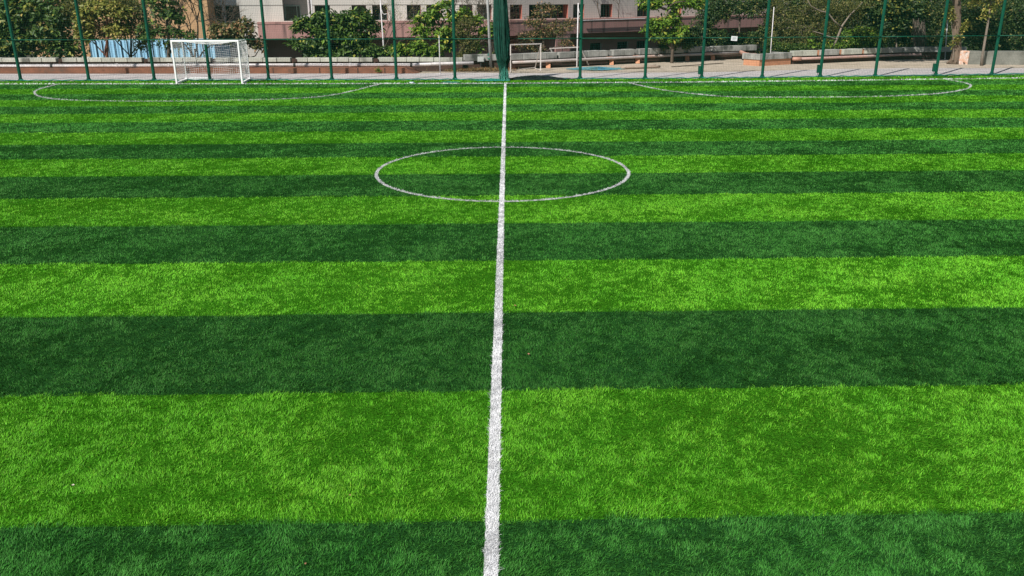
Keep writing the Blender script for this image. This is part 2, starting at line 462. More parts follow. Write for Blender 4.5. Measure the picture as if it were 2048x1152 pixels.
white_base = mat('white_turf_backing', (0.55, 0.54, 0.54), (0.45, 0.44, 0.44), rough=0.9)
for nm, P, wd in MARKS:
    P = np.array(P); px_, py_, = [], []
    L_ = []; Rr = []
    for i in range(len(P)):
        d = P[min(i + 1, len(P) - 1)] - P[max(i - 1, 0)]; d = d / np.linalg.norm(d); nn = np.array([-d[1], d[0]])
        L_.append(P[i] + nn * wd / 2); Rr.append(P[i] - nn * wd / 2)
    for i in range(len(P) - 1):
        a, b = P[i], P[i + 1]; ln = np.linalg.norm(b - a); D = math.hypot(*(a + b) / 2)
        if a[1] > 60 or abs(a[0]) > 45: continue
        segs = max(1, int(ln / 1.0))
        for s_ in range(segs):
            q0 = a + (b - a) * s_ / segs; q1 = a + (b - a) * (s_ + 1) / segs; mid = (q0 + q1) / 2
            if mid[1] < 3.2 or abs(mid[0]) > 0.64 * mid[1] + 6: continue
            Dm = math.hypot(math.hypot(*mid), H)
            n = int(density(Dm, mid[1]) * 1.5 * wd * ln / segs)
            t_ = rng.random(n)[:, None]; o_ = rng.uniform(-0.5, 0.5, n)[:, None] * wd
            d = (b - a) / ln; nn = np.array([-d[1], d[0]])
            q = q0 + (q1 - q0) * t_ + nn * o_; px_.append(q[:, 0]); py_.append(q[:, 1])
    px_ = np.concatenate(px_); py_ = np.concatenate(py_); n = len(px_)
    g = rng.uniform(0.7, 0.95, n)[:, None] * (1 + 0.2 * fbm(px_, py_, 0.3, 30)[:, None])
    if nm != 'centre_line' and nm != 'touchline': g = g * 0.72
    V, F, C = blades(px_, py_, np.clip(g * np.array([[0.97, 0.98, 1.0]]), 0.05, 0.92), wide=1.2, spread=0.6, rough=0.25, hs={'touchline': 1.7, 'centre_line': 1.05, 'centre_circle': 1.15}.get(nm, 1.5))
    nb = len(V); m_ = len(P)
    sheet = np.array([[*p, 0.004] for p in L_] + [[*p, 0.004] for p in Rr])
    V = np.concatenate([V, sheet]); C = np.concatenate([C, np.tile([[0.6, 0.6, 0.6, 1]], (len(sheet), 1))])
    sf = []
    for i in range(m_ - 1):
        sf += [(nb + i, nb + m_ + i, nb + m_ + i + 1), (nb + i, nb + m_ + i + 1, nb + i + 1)]
    F = np.concatenate([F, np.array(sf)])
    tag(np_mesh(nm, V, F, fib_m, colors=C), kind='structure')

# ------------------------------------------------------------------ perimeter fence
green_paint = mat('green_paint', (0.005, 0.100, 0.056), (0.004, 0.072, 0.042), scale=4, rough=0.5, spec=0.2)
green_net = mat('green_net', (0.006, 0.085, 0.06), (0.004, 0.06, 0.042), scale=4, rough=0.6)
FH = 7.0
root = thing('perimeter_fence', FENCE[8], 'tall green steel fence with fine netting along the far touchline', 'fence')
for i, p in enumerate(FENCE):
    mb = MB(); mb.tube([p, p + np.array([0, 0, FH])], 0.078, 12)
    po = obj('post', mb, green_paint, root, smooth=False)
    mb = MB(); mb.box((p[0] - 0.15, p[1] - 0.15, 0.012), (p[0] + 0.15, p[1] + 0.15, 0.05))
    for sx in (-1, 1):
        mb.add([(p[0] + sx * 0.07, p[1] - 0.012, 0.05), (p[0] + sx * 0.14, p[1] - 0.012, 0.05), (p[0] + sx * 0.07, p[1] - 0.012, 0.17),
                (p[0] + sx * 0.07, p[1] + 0.012, 0.05), (p[0] + sx * 0.14, p[1] + 0.012, 0.05), (p[0] + sx * 0.07, p[1] + 0.012, 0.17)],
               [(0, 1, 2), (3, 5, 4), (0, 3, 4, 1), (1, 4, 5, 2), (2, 5, 3, 0)])
    obj('base_plate', mb, green_paint, po)
    if i in (12, 14, 16):
        mb = MB(); mb.box((p[0] - 0.2, p[1] - 0.1, 0.22), (p[0] - 0.081, p[1] + 0.07, 0.62))
        mb.box((p[0] - 0.21, p[1] - 0.11, 0.6), (p[0] - 0.081, p[1] + 0.08, 0.63))
        mb.tube([(p[0] - 0.14, p[1], 0.22), (p[0] - 0.15, p[1], 0.1), (p[0] - 0.26, p[1], 0.03)], 0.012, 6)
        obj('junction_box', mb, green_paint, po, bevel=0.008)
rail = MB(); rail2 = MB(); net = MB(); toprail = MB()
for i in range(len(FENCE) - 1):
    a, b = FENCE[i], FENCE[i + 1]; off = np.array([0, -0.085, 0])
    a, b = a + off, b + off; ln = np.linalg.norm(b - a)
    zz = lambda h: np.array([0, 0, h])
    rail.tube([a + zz(2.02), b + zz(2.02)], 0.019, 8)
    toprail.tube([a + zz(FH - 0.05), b + zz(FH - 0.05)], 0.025, 8)
    # sagging bottom rope with clumps
    pts = []
    for k in range(9):
        t_ = k / 8; pts.append(a + (b - a) * t_ + np.array([0, -0.03 + 0.05 * math.sin(k * 2.1 + i), 0.045 + 0.02 * math.sin(3 * k + i * 1.7)]))
    rail2.tube(pts, 0.028, 8)
    nv = int(ln / 0.085)
    for k in range(nv):
        p = a + (b - a) * (k + 0.5) / nv
        net.bar((p[0], p[1], 0.03), (p[0], p[1], FH - 0.05), 0.0036)
    for h in np.arange(0.1, FH - 0.1, 0.085):
        net.bar(a + zz(h), b + zz(h), 0.0036)
obj('middle_rail', rail, green_paint, root, smooth=True)
obj('top_rail', toprail, green_paint, root, smooth=True)
obj('bottom_rope', rail2, mat('teal_rope', (0.02, 0.20, 0.16), (0.01, 0.11, 0.09), scale=12, rough=0.8, bump=0.01), root, smooth=True)
obj('netting', net, green_net, root)
# small knots of surplus netting along the foot of the fence
rope_m = mat('teal_net_heap', (0.03, 0.30, 0.22), (0.01, 0.14, 0.11), scale=18, rough=0.85, bump=0.02)

# ---- gathered net curtain at the centre post
c = G(1007.5, 160.5); c = c + np.array([0, -0.28, 0])
root = thing('gathered_net', c, 'bunched dark green divider net hanging down at the halfway line', 'net')
prof = [(0.0, 0.16), (0.12, 0.17), (0.3, 0.14), (0.6, 0.15), (0.85, 0.18), (1.0, 0.27), (1.4, 0.32), (1.9, 0.35), (2.6, 0.36), (3.4, 0.33), (4.3, 0.27), (5.1, 0.2), (5.4, 0.08)]
n_a = 96; mbx = MB(); rings = []
for zi in np.linspace(0, 5.4, 110):
    r = 0.86 * np.interp(zi, [p[0] for p in prof], [p[1] for p in prof])
    ring = []
    for k in range(n_a):
        a = 2 * math.pi * k / n_a
        f = 1 + 0.26 * math.sin(4 * a + 0.5 * math.sin(zi * 0.9)) + 0.12 * math.sin(11 * a + 1.3 + 0.3 * zi) + 0.07 * math.sin(23 * a + zi * 0.7) + 0.05 * float(vnoise(a * 3, zi, 0.3, 3))
        if zi > 0.8: f += 0.05 * math.sin(3 * a + 1)
        lean_x = 0.10 * (0.0 if zi < 1 else -(zi - 1) * 0.35) + (0.1 if zi < 0.9 else 0.1 * max(0, 1 - (zi - 0.9) * 2))
        ring.append((c[0] + lean_x - 0.05 + r * f * math.cos(a) * (1.0 if math.cos(a) > 0 else 1.05), c[1] + r * f * math.sin(a) * 0.8, zi + 0.01))
    rings.append(ring)
vs = [p for r in rings for p in r]; fs = []
for i in range(len(rings) - 1):
    for k in range(n_a):
        fs.append((i * n_a + k, i * n_a + (k + 1) % n_a, (i + 1) * n_a + (k + 1) % n_a, (i + 1) * n_a + k))
mbx.add(vs, fs)
cloth_m = mat('green_net_cloth', (0.003, 0.070, 0.045), (0.001, 0.020, 0.014), scale=16, rough=0.75, bump=0.02, bscale=60, stretch=(3, 3, 0.35))
obj('net_folds', mbx, cloth_m, root, smooth=True)
mb = MB()
for k in range(90):                       # loose outer strands
    a = rng.uniform(0, 2 * math.pi); z0 = rng.uniform(0.0, 1.0); z1 = rng.uniform(2.5, 5.2); pts = []
    for zi in np.linspace(z0, z1, 12):
        r = np.interp(zi, [p[0] for p in prof], [p[1] for p in prof]) * 1.05 + 0.03 * math.sin(zi * 3 + k)
        lx = -0.05 - (0.035 * (zi - 1) if zi > 1 else 0)
        pts.append((c[0] + lx + r * math.cos(a), c[1] + r * math.sin(a) * 0.85, zi))
    mb.tube(pts, 0.006, 4, cap=False)
obj('loose_strands', mb, mat('light_net_strand', (0.010, 0.12, 0.08), (0.006, 0.06, 0.04), scale=5), root)
# frayed foot
mb = MB()
for k in range(160):
    a = rng.uniform(0, 2 * math.pi); r0 = rng.uniform(0.08, 0.15); pts = [np.array([c[0] + 0.05 + r0 * math.cos(a), c[1] + r0 * math.sin(a), rng.uniform(0.2, 0.8)])]
    for s_ in range(5):
        pts.append(pts[-1] + np.array([rng.normal(0, 0.035) + 0.012 * math.cos(a), rng.normal(0, 0.04) - 0.01, -0.14]))
        pts[-1][2] = max(pts[-1][2], 0.03)
    mb.tube(pts, 0.006, 4, cap=False)
obj('frayed_foot', mb, mat('pale_net_strand', (0.12, 0.42, 0.32), (0.03, 0.22, 0.16), scale=5), root)


def heap(name, cx, cy, sx, sy, hh, m, label, cat, nstr=120, parent=None, rr=0.009, skirt=True):
    """a heap of netting: crumpled low sheet with loops of cord over it"""
    rt = thing(name, (cx, cy, 0.01), label, cat)
    if skirt:
        nA, nR = 40, 10; v = []; f = []
        for i in range(nR + 1):
            for k in range(nA):
                a = 2 * math.pi * k / nA; q = i / nR
                ed = 1 + 0.35 * float(vnoise(math.cos(a) * 1.3, math.sin(a) * 1.3, 0.5, 13))
                xx, y_ = cx + sx * q * ed * math.cos(a), cy + sy * q * ed * math.sin(a)
                zz_ = 0.02 + hh * (1 - q ** 1.6) * (0.75 + 0.8 * float(fbm(np.array(xx), np.array(y_), 0.25, 15)))
                v.append((xx, y_, max(0.012, zz_)))
        for i in range(nR):
            for k in range(nA):
                f.append((i * nA + k, (i + 1) * nA + k, (i + 1) * nA + (k + 1) % nA, i * nA + (k + 1) % nA))
        mb = MB(); mb.add(v, f); obj('crumpled_net', mb, m, rt, smooth=True)
    mb = MB()
    for k in range(nstr):
        a = rng.uniform(0, 2 * math.pi); q = math.sqrt(rng.random()) * 0.95; x0, y0 = cx + sx * q * math.cos(a), cy + sy * q * math.sin(a); pts = []
        ang = rng.uniform(0, 6.28)
        for s_ in range(6):
            ang += rng.normal(0, 0.7); x0 += 0.07 * math.cos(ang) * (1 + sx); y0 += 0.05 * math.sin(ang)
            q2 = min(1, math.hypot((x0 - cx) / sx, (y0 - cy) / sy)); pts.append((x0, y0, 0.03 + hh * (1 - q2 ** 1.6) + rng.uniform(0, 0.03)))
        mb.tube(pts, rr, 4, cap=False)
    obj('loose_cord', mb, m, rt)
    return rt


p = G(982, 162.6); heap('net_heap', p[0], p[1], 0.55, 0.16, 0.09, rope_m, 'small turquoise heap of netting at the left foot of the gathered net', 'net', 90)
p = G(903, 166.0); heap('net_scrap', p[0], p[1], 0.17, 0.06, 0.03, rope_m, 'thin turquoise scrap of netting lying just behind the far touchline', 'net scrap', 25, rr=0.006)
shadow_net = mat('net_shadow_dark', (0.008, 0.03, 0.026), (0.003, 0.008, 0.008), scale=16, rough=0.9, bump=0.02)
p = G(1072, 159.4); heap('net_and_shadow', p[0], p[1], 1.5, 0.42, 0.17, shadow_net, 'long dark fallen net right of the gathered net, shaped to include its shadow', 'net', 160)  # net heap widened and near-black, so it also paints the bundle's cast shadow
blue_net = mat('blue_net', (0.04, 0.20, 0.30), (0.10, 0.20, 0.16), scale=3, rough=0.85, bump=0.02)
p = G(1190, 139); heap('blue_net_pile', p[0], p[1], 1.2, 0.8, 0.10, blue_net, 'faded blue net spread on the dirt behind the fence', 'net', 420, rr=0.013, skirt=False); p = G(1195, 140.3); o = heap('blue_net_pile', p[0], p[1], 0.6, 0.35, 0.16, blue_net, 'crumpled thicker blue net bundle in the middle of the spread blue net', 'net', 80, rr=0.011)
# ------------------------------------------------------------------ paper notice on the fence
p = W(1468.5, 77, G(1468, 156.5)[1] - 0.12)
root = thing('paper_notice', p, 'small white paper notice tied to the middle rail of the fence', 'sign')
mb = MB(); s_ = 0.16; tl = math.radians(-4)
ex = np.array([math.cos(tl), 0.05, math.sin(tl)]); ez = np.array([-math.sin(tl), 0.02, math.cos(tl)])
q = [p - ex * s_ - ez * s_ * .7, p + ex * s_ - ez * s_ * .7, p + ex * s_ + ez * s_ * .7, p - ex * s_ + ez * s_ * .7]
bk = np.array([0, 0.006, 0])
mb.add([*q, *[k + bk for k in q]], [(0, 1, 2, 3), (7, 6, 5, 4), (0, 4, 5, 1), (1, 5, 6, 2), (2, 6, 7, 3), (3, 7, 4, 0)])
obj('paper', mb, mat('white_paper', (0.75, 0.75, 0.78), (0.7, 0.7, 0.72), rough=0.8), root)
mb = MB()
for k in range(4):
    z_ = ez * (0.05 - 0.035 * k); mb.bar(p - ex * 0.1 + z_ + np.array([0, -0.006, 0]), p + ex * (0.1 if k != 3 else 0.03) + z_ + np.array([0, -0.006, 0]), 0.003, 0.009)
obj('print_lines', mb, mat('grey_ink', (0.35, 0.35, 0.37)), root)

# ------------------------------------------------------------------ white goal
white = mat('white_paint', (0.88, 0.88, 0.88), (0.80, 0.80, 0.80), scale=5, rough=0.35, spec=0.5)
gl, gr = G(354, 168.2), G(485, 168.0); bl, brr = G(374, 161.3), G(500, 160.6)
gd = (gr - gl) / np.linalg.norm(gr - gl); GHt = 1.98
root = thing('football_goal', (gl + gr) / 2, 'white metal goal with white string net on the far touchline', 'goal')
up = lambda p, h: np.array([p[0], p[1], h])
for p in (gl, gr):
    mb = MB(); mb.bar(up(p, 0.012), up(p, GHt), 0.085)
    obj('front_post', mb, white, root, bevel=0.012)
mb = MB(); mb.bar(up(gl, GHt + 0.043) - gd * 0.045, up(gr, GHt + 0.043) + gd * 0.045, 0.085); obj('crossbar', mb, white, root, bevel=0.012)
for f_, b_ in ((gl, bl), (gr, brr)):
    mb = MB(); mb.bar(up(b_, 0.05), up(b_, GHt), 0.05); obj('rear_post', mb, white, root, bevel=0.008)
    mb = MB(); mb.bar(up(f_, GHt + 0.03) + (b_ - f_) * 0.03, up(b_, GHt + 0.03), 0.045); obj('top_stay', mb, white, root, bevel=0.006)
    mb = MB(); d_ = (b_ - f_) / np.linalg.norm(b_ - f_); mb.bar(up(f_, 0.06) + d_ * 0.05, up(b_, 0.06) + d_ * 0.08, 0.13, 0.1)
    obj('base_rail', mb, white, root, bevel=0.02)
    mb = MB(); mb.tube([up(b_, 0.075) + d_ * 0.08 - gd * 0.12, up(b_, 0.075) + d_ * 0.08 + gd * 0.14], 0.06, 12); obj('wheel_block', mb, white, root, smooth=True)
mid = bl + (brr - bl) * 0.42
mb = MB(); mb.bar(up(bl, 0.09) + gd * 0.15, up(mid, 0.09), 0.14, 0.15); obj('ballast_bar', mb, white, root, bevel=0.03)
mb = MB(); mb.bar(up(mid, 0.06), up(brr, 0.06) - gd * 0.15, 0.05); obj('rear_base_bar', mb, white, root)
gn = MB(); nu, nv = 30, 18


def sag(u): return math.sin(math.pi * u)


def net_pt(u, v):        # v 0 top front .. 1 = top back .. then down to 2.6
    f = gl + (gr - gl) * u; b = bl + (brr - bl) * u
    if v <= 1:
        p = f + (b - f) * v; return np.array([p[0], p[1], GHt + 0.03 - 0.13 * sag(u) * math.sin(math.pi * min(v, 0.95)) - 0.10 * sag(u) * v])
    q = (v - 1) / 1.6; z_top = GHt + 0.03 - 0.12 * sag(u) - 0.05 * sag(u)
    z_bot = 0.28 + 0.10 * abs(u - 0.5) * 2
    bulge = 0.12 * math.sin(math.pi * q) * sag(u)
    return np.array([b[0], b[1] + bulge, z_top + (z_bot - z_top) * q])


vl = list(np.linspace(0, 1, 13)) + list(np.linspace(1, 2.6, nv + 1))[1:]
thk = 0.0055
for i in range(nu + 1):
    u = i / nu; gn.tube([net_pt(u, v) for v in vl], thk, 4, cap=False)
for v in vl:
    gn.tube([net_pt(i / nu, v) for i in range(nu + 1)], thk if v < 2.55 else 0.009, 4, cap=False)
gn.tube([net_pt(i / nu, 1.0) for i in range(nu + 1)], 0.014, 6)
for f_, b_ in ((gl, bl), (gr, brr)):
    for k in range(13):
        t_ = k / 12; p = f_ + (b_ - f_) * t_; gn.tube([up(p, 0.2 + 0.1 * t_), up(p, 1.1) + gd * 0.02, up(p, GHt)], thk, 4, cap=False)
    for k in range(17):
        z_ = 0.22 + (GHt - 0.22) * k / 16; gn.tube([up(f_, z_), up((f_ + b_) / 2, z_ - 0.04), up(b_, z_)], thk, 4, cap=False)
obj('net', gn, mat('white_string', (0.85, 0.85, 0.86), (0.75, 0.75, 0.77), rough=0.6), root)

# old practice goals behind the fence
old_white = mat('worn_white_paint', (0.70, 0.66, 0.62), (0.5, 0.44, 0.4), scale=9, rough=0.6)
a, b = G(1021, 145), G(1081, 142); hg = W(1021, 90.5, a[1])[2]
root = thing('training_goal', a, 'upright small white pipe goal frame right of the gathered net', 'goal')
mb = MB(); mb.bar(up(a, 0.01), up(a, hg), 0.06); obj('post', mb, old_white, root)
mb = MB(); mb.bar(up(b, 0.01), up(b, hg), 0.06); obj('post', mb, old_white, root)
mb = MB(); mb.bar(up(a, hg + .028) - (b - a) * 0.01, up(b, hg + .028) + (b - a) * 0.02, 0.06); obj('crossbar', mb, old_white, root)
back = G(1070, 137.8)
mb = MB(); mb.bar(up(b, hg - 0.03), up(back, 0.03), 0.04); mb.bar(up(b, 0.04), up(back, 0.035), 0.04); obj('stay', mb, old_white, root)
mb = MB(); mb.bar(up(back, 0.08), up(a, 0.03) + np.array([0, 1.0, 0]), 0.045); mb.bar(up(a, 0.035) + np.array([0, .03, 0]), up(a, 0.03) + np.array([0, 1.0, 0]), 0.045); obj('base_frame', mb, old_white, root)

fl, frr = G(1118, 133.5), G(1177, 131.5)
tl_, tr_ = W(1101, 98, fl[1] - 0.5), W(1161, 95, frr[1] - 0.5)
root = thing('leaning_goal', fl, 'small white goal frame tilted over beside the blue net', 'goal')
mb = MB(); mb.bar(up(fl, 0.03), tl_, 0.06); obj('post', mb, old_white, root)
mb = MB(); mb.bar(up(frr, 0.03), tr_, 0.06); obj('post', mb, old_white, root)
mb = MB(); dd_ = (tr_ - tl_); mb.bar(tl_ - dd_ * 0.03 + np.array([0, 0, .03]), tr_ + dd_ * 0.02 + np.array([0, 0, .03]), 0.06); obj('crossbar', mb, old_white, root)
mb = MB(); mb.tube([up(fl, 0.05) + np.array([-0.1, 0, 0]), up(fl, 0.05) + np.array([0.22, 0, 0])], 0.045, 10); obj('foot', mb, mat('black_rubber', (0.03, 0.03, 0.03)), root)

# logs, bar on the dirt
wood = mat('grey_wood', (0.42, 0.33, 0.26), (0.26, 0.2, 0.15), scale=3, rough=0.9, bump=0.01, stretch=(0.4, 4, 4))
for k, (x0, y0, x1, y1, r, lb) in enumerate([(1242, 135.5, 1320, 133, 0.085, 'thick bleached log in front lying on the dirt by the low wall'), (1247, 133, 1312, 131.2, 0.07, 'thinner log lying just behind the thick bleached log'),
                                            ]):
    a, b = G(x0, y0, r), G(x1, y1, r); mb = MB()
    pts = [a + (b - a) * t_ + np.array([0, 0.02 * math.sin(7 * t_ + k), 0.0]) for t_ in np.linspace(0, 1, 9)]
    mb.tube(pts, [r * (1.08 - 0.25 * t_) for t_ in np.linspace(0, 1, 9)], 12)
    tag(obj('log', mb, wood, origin=a, smooth=True), lb, 'log', 'logs on the dirt')
mb = MB(); a, b = G(1343, 133.5, 0.03), G(1446, 126, 0.03); mb.bar(a, b, 0.05, 0.04)
tag(obj('iron_bar', mb, mat('rusty_iron', (0.09, 0.06, 0.045), (0.04, 0.03, 0.025), rough=0.8), origin=a), 'long dark iron bar lying across the dirt', 'bar')

# ------------------------------------------------------------------ low walls with concrete coping, pipes
terra = mat('terracotta_plaster', (0.27, 0.115, 0.065), (0.17, 0.075, 0.045), scale=1.5, rough=0.9, bump=0.01, stain=((0.14, 0.08, 0.055), 1.2, (1, 1, 1), 0.56))
terra_b = mat('orange_plaster', (0.55, 0.27, 0.15), (0.45, 0.21, 0.12), scale=2, rough=0.9, bump=0.01, stain=((0.30, 0.15, 0.09), 1.5, (1, 1, 1), 0.58))
brown = mat('dark_brown_plaster', (0.085, 0.045, 0.032), (0.045, 0.027, 0.021), scale=1.6, rough=0.95, bump=0.015)
conc = mat('block_concrete', (0.52, 0.53, 0.45), (0.40, 0.41, 0.35), scale=2.2, rough=0.95, bump=0.012, bscale=18, island=0.22,
           stain=((0.13, 0.13, 0.11), 0.9, (1, 1, 0.5), 0.55))
conc_old = mat('weathered_concrete', (0.40, 0.40, 0.37), (0.25, 0.25, 0.23), scale=2.2, rough=0.95, bump=0.015, bscale=18, island=0.25,
               stain=((0.07, 0.075, 0.065), 1.1, (1, 1, 0.45), 0.50))
silver = mat('pale_pipe', (0.82, 0.78, 0.77), (0.58, 0.54, 0.52), scale=3, rough=0.5, stain=((0.33, 0.28, 0.26), 2.0, (1, 3, 1), 0.6))
pinkpipe = mat('pinkish_pipe', (0.52, 0.33, 0.28), (0.40, 0.27, 0.24), scale=3, rough=0.6, stain=((0.3, 0.3, 0.3), 1.4, (0.3, 1, 1), 0.5))
dark_metal = mat('dark_metal', (0.05, 0.05, 0.05), (0.03, 0.03, 0.03), rough=0.6)


def along(P, u):      # P polyline of np points, u in px-like parameter = x pixel
    return P


def coping_run(parent, a, b, z0, z1, t, m, out=0.12, lens=0.8):
    """one run of cast blocks: separate boxes with narrow joints"""
    a = np.array(a[:2]); b = np.array(b[:2]); L_ = np.linalg.norm(b - a); d = (b - a) / L_; n = np.array([-d[1], d[0]])
    k = max(1, round(L_ / lens)); cuts = [0]
    for i in range(k): cuts.append(cuts[-1] + rng.uniform(0.75, 1.25))
    cuts = np.array(cuts) / cuts[-1] * L_; mb = MB()
    for i in range(k):
        j = 0.028; f = rng.uniform(-0.012, 0.012); h = rng.uniform(-0.012, 0.012)
        mb.slab(a + d * (cuts[i] + j / 2) - n * (out + f), a + d * (cuts[i + 1] - j / 2) - n * (out + f), t + out, z0, z1 + h)
    return obj('coping_blocks', mb, m, parent, bevel=0.012)


def lerp_px(tab, x):
    return np.interp(x, [p[0] for p in tab], [p[1] for p in tab])


# left wall
root = thing('retaining_wall', G(400, 143), 'long low left wall of pale blocks above a terracotta plinth', 'wall')
wa, wb = G(-900, 143), G(925, 142)
mb = MB(); mb.slab(wa, wb, 0.3, -2.3, 0.52); obj('wall_body', mb, brown, root)
zt = W(500, 116, G(500, 143)[1] - 0.06)[2]
segs = [(-880, -230), (-222, -20), (-12, 118), (130, 289), (300, 425), (432, 584), (594, 747), (757, 926)]
for s0, s1 in segs:
    coping_run(root, G(s0, lerp_px([(-900, 143), (925, 142)], s0)), G(s1, lerp_px([(-900, 143), (925, 142)], s1)), 0.523, zt, 0.3, conc)
for g0, g1 in ((118, 130), (289, 300), (584, 594), (747, 757), (425, 432), (-230, -222), (-20, -12)):
    mb = MB(); mb.slab(G(g0 + 0.5, 143) + np.array([0, 0.12, 0]), G(g1 - 0.5, 143) + np.array([0, 0.12, 0]), 0.14, 0.525, zt - 0.05); obj('recessed_pier', mb, brown, root)
pl0, pl1 = G(-900, 147.2), G(812, 147)
bk0 = G(-900, 143.2); bk1 = G(812, 142.2)
mb = MB(); zp = 0.30
e0, e1 = G(832, 147), G(845, 143)
mb.add([(*pl0[:2], 0), (*pl1[:2], 0), (*bk1[:2], 0), (*bk0[:2], 0), (*pl0[:2], zp), (*pl1[:2], zp), (*bk1[:2], zp), (*bk0[:2], zp),
        (*e0[:2], 0.0), (*e1[:2], 0.0)],
       [(4, 5, 6, 7), (0, 1, 5, 4), (3, 0, 4, 7), (1, 8, 5), (5, 8, 9, 6), (2, 3, 7, 6)])
obj('plinth', mb, terra, root)
mb = MB()
for xj in (78, 227, 348, 500, 547, 640, 716, 770):
    q = G(xj, 147) + np.array([0, -0.012, 0]); mb.box((q[0] - 0.03, q[1], 0.0), (q[0] + 0.03, q[1] + 0.08, zp + 0.004))
obj('joint_strips', mb, brown, root)
# pipe on the left
root = thing('water_pipe', G(400, 146), 'long straight white pipe on the terracotta plinth at left', 'pipe')
yp = G(400, 145.2)[1]; zp_ = zp + 0.1
mb = MB(); a = np.array([G(-900, 145)[0], yp - 0.06, zp_]); b = np.array([G(826, 145)[0], yp - 0.06, zp_]); mb.tube([a, b, b + np.array([1.2, 0.3, 0.03]), b + np.array([3.4, 0.5, 0.06])], 0.092, 14)
obj('pipe', mb, silver, root, smooth=True)
for xj in (113, 240, 342, 590, 700, 822):
    mb = MB(); q = G(xj, 145); r = 0.11
    mb.tube([(q[0] - 0.05, yp - 0.06, zp_), (q[0] + 0.07, yp - 0.06, zp_)], r, 14)
    mb.box((q[0] - 0.05, yp - 0.04, zp + 0.004), (q[0] + 0.05, yp + 0.25, zp + 0.16)); obj('clamp', mb, dark_metal if xj in (113, 822, 590) else silver, root)

# middle wall, receding to the right
base_m = [(1015, 139), (1115, 134.5), (1215, 129.3), (1340, 122.9), (1510, 116.2)]
GM = lambda x: G(x, lerp_px(base_m, x))
root = thing('retaining_wall', GM(1250), 'low weathered wall receding behind the practice goals to the terracotta box', 'wall')
mb = MB(); mb.slab(G(926, 142) + np.array([0, .35, 0]), GM(1015), 0.3, -2.3, 0.53)
for s0, s1 in ((1015, 1115), (1115, 1215), (1215, 1340), (1340, 1510)): mb.slab(GM(s0), GM(s1), 0.3, -2.3, 0.53)
obj('wall_body', mb, brown, root)
zt = 0.88
for s0, s1 in ((928, 1010),):
    coping_run(root, G(s0, 142) + np.array([0, .35, 0]), GM(s1), 0.533, zt, 0.3, conc_old)
for s0, s1 in ((1018, 1112), (1116, 1147), (1149, 1213), (1224, 1266), (1276, 1316), (1328, 1364), (1373, 1410), (1423, 1520)):
    coping_run(root, GM(s0), GM(min(s1, 1510)), 0.533, zt, 0.3, conc_old, lens=0.9)
for g0, g1 in ((1213, 1224), (1266, 1276), (1316, 1328), (1364, 1373), (1410, 1423)):
    mb = MB(); dv = np.array([0, 0.10, 0]); mb.slab(GM(g0) + dv, GM(g1) + dv, 0.18, 0.533, zt - 0.04); obj('recessed_pier', mb, conc_old, root)
    mb = MB(); q = GM(g0); q2 = GM(g1); mb.slab(q - np.array([0, .2, 0]), q2 - np.array([0, .2, 0]), 0.18, 0.40, 0.50); obj('orange_seat', mb, terra_b, root)
for xj in (1096, 1222, 1274, 1373, 1424):
    mb = MB(); q = GM(xj); w_ = 0.13
    mb.add([(q[0] - w_, q[1] - 0.02, 0.42), (q[0] + w_, q[1] - 0.02, 0.42), (q[0] + w_, q[1] - 0.36, 0.0), (q[0] - w_, q[1] - 0.36, 0.0), (q[0] - w_, q[1] + .05, 0.0), (q[0] + w_, q[1] + .15, 0.0)],
           [(0, 3, 2, 1), (0, 4, 3), (1, 2, 5), (3, 4, 5, 2)])
    obj('buttress', mb, terra_b, root)
root = thing('water_pipe', GM(1250), 'grey pipe running along the middle wall to a pink elbow', 'pipe')
pts = [GM(x_) + np.array([0.1, -0.16, 0.40]) for x_ in (1022, 1115, 1215, 1340, 1478)]
mb = MB(); mb.tube(pts, 0.085, 12); obj('pipe', mb, pinkpipe if False else mat('greyish_pipe', (0.50, 0.45, 0.43), (0.36, 0.31, 0.29), scale=2, rough=0.6, stain=((0.4, 0.25, 0.2), 1.0, (0.3, 1, 1), 0.55)), root, smooth=True)
bend = [pts[-1], W(1482, 104, 57.8), W(1490, 108, 56.5), W(1500, 110, 55.5), W(1512, 110.5, 55.0)]
mb = MB(); mb.tube(bend, 0.12, 12); obj('elbow', mb, mat('salmon_pipe', (0.55, 0.30, 0.22), (0.42, 0.24, 0.19), scale=3, rough=0.6), root, smooth=True)

# terracotta box
c0, c1 = G(1518, 132), G(1581, 128.3); d = (c1 - c0) / np.linalg.norm(c1 - c0); nn = np.array([-d[1], d[0], 0])
root = thing('planter_box', c0, 'terracotta plastered box with grey block top standing forward of the wall', 'planter')
zb = W(1518, 120, c0[1])[2]; zt2 = W(1518, 108.2, c0[1])[2]
mb = MB(); mb.slab(c0, c1, 1.3, -0.3, zb); obj('base', mb, terra_b, root)
mb = MB(); kk = 4
for i in range(kk):
    a = c0 + (c1 - c0) * (i / kk) + d * 0.006; b = c0 + (c1 - c0) * ((i + 1) / kk) - d * 0.006
    mb.slab(a - nn * 0.05 - d * (0.05 if i == 0 else 0), b - nn * 0.05, 0.35, zb + 0.003, zt2)
a = c0 - d * 0.05 + nn * 0.302; mb.slab(a, a + d * 0.3, 1.1, zb + 0.003, zt2 - 0.004)
a = c1 - d * 0.3 + nn * 0.302; mb.slab(a, a + d * 0.3, 1.1, zb + 0.003, zt2 - 0.006)
obj('coping_blocks', mb, conc_old, root, bevel=0.012)
mb = MB(); mb.slab(c0 + d * 0.25 + nn * 0.3, c1 - d * 0.3 + nn * 0.3, 1.1, zb, zt2 - 0.12); obj('soil', mb, brown, root)

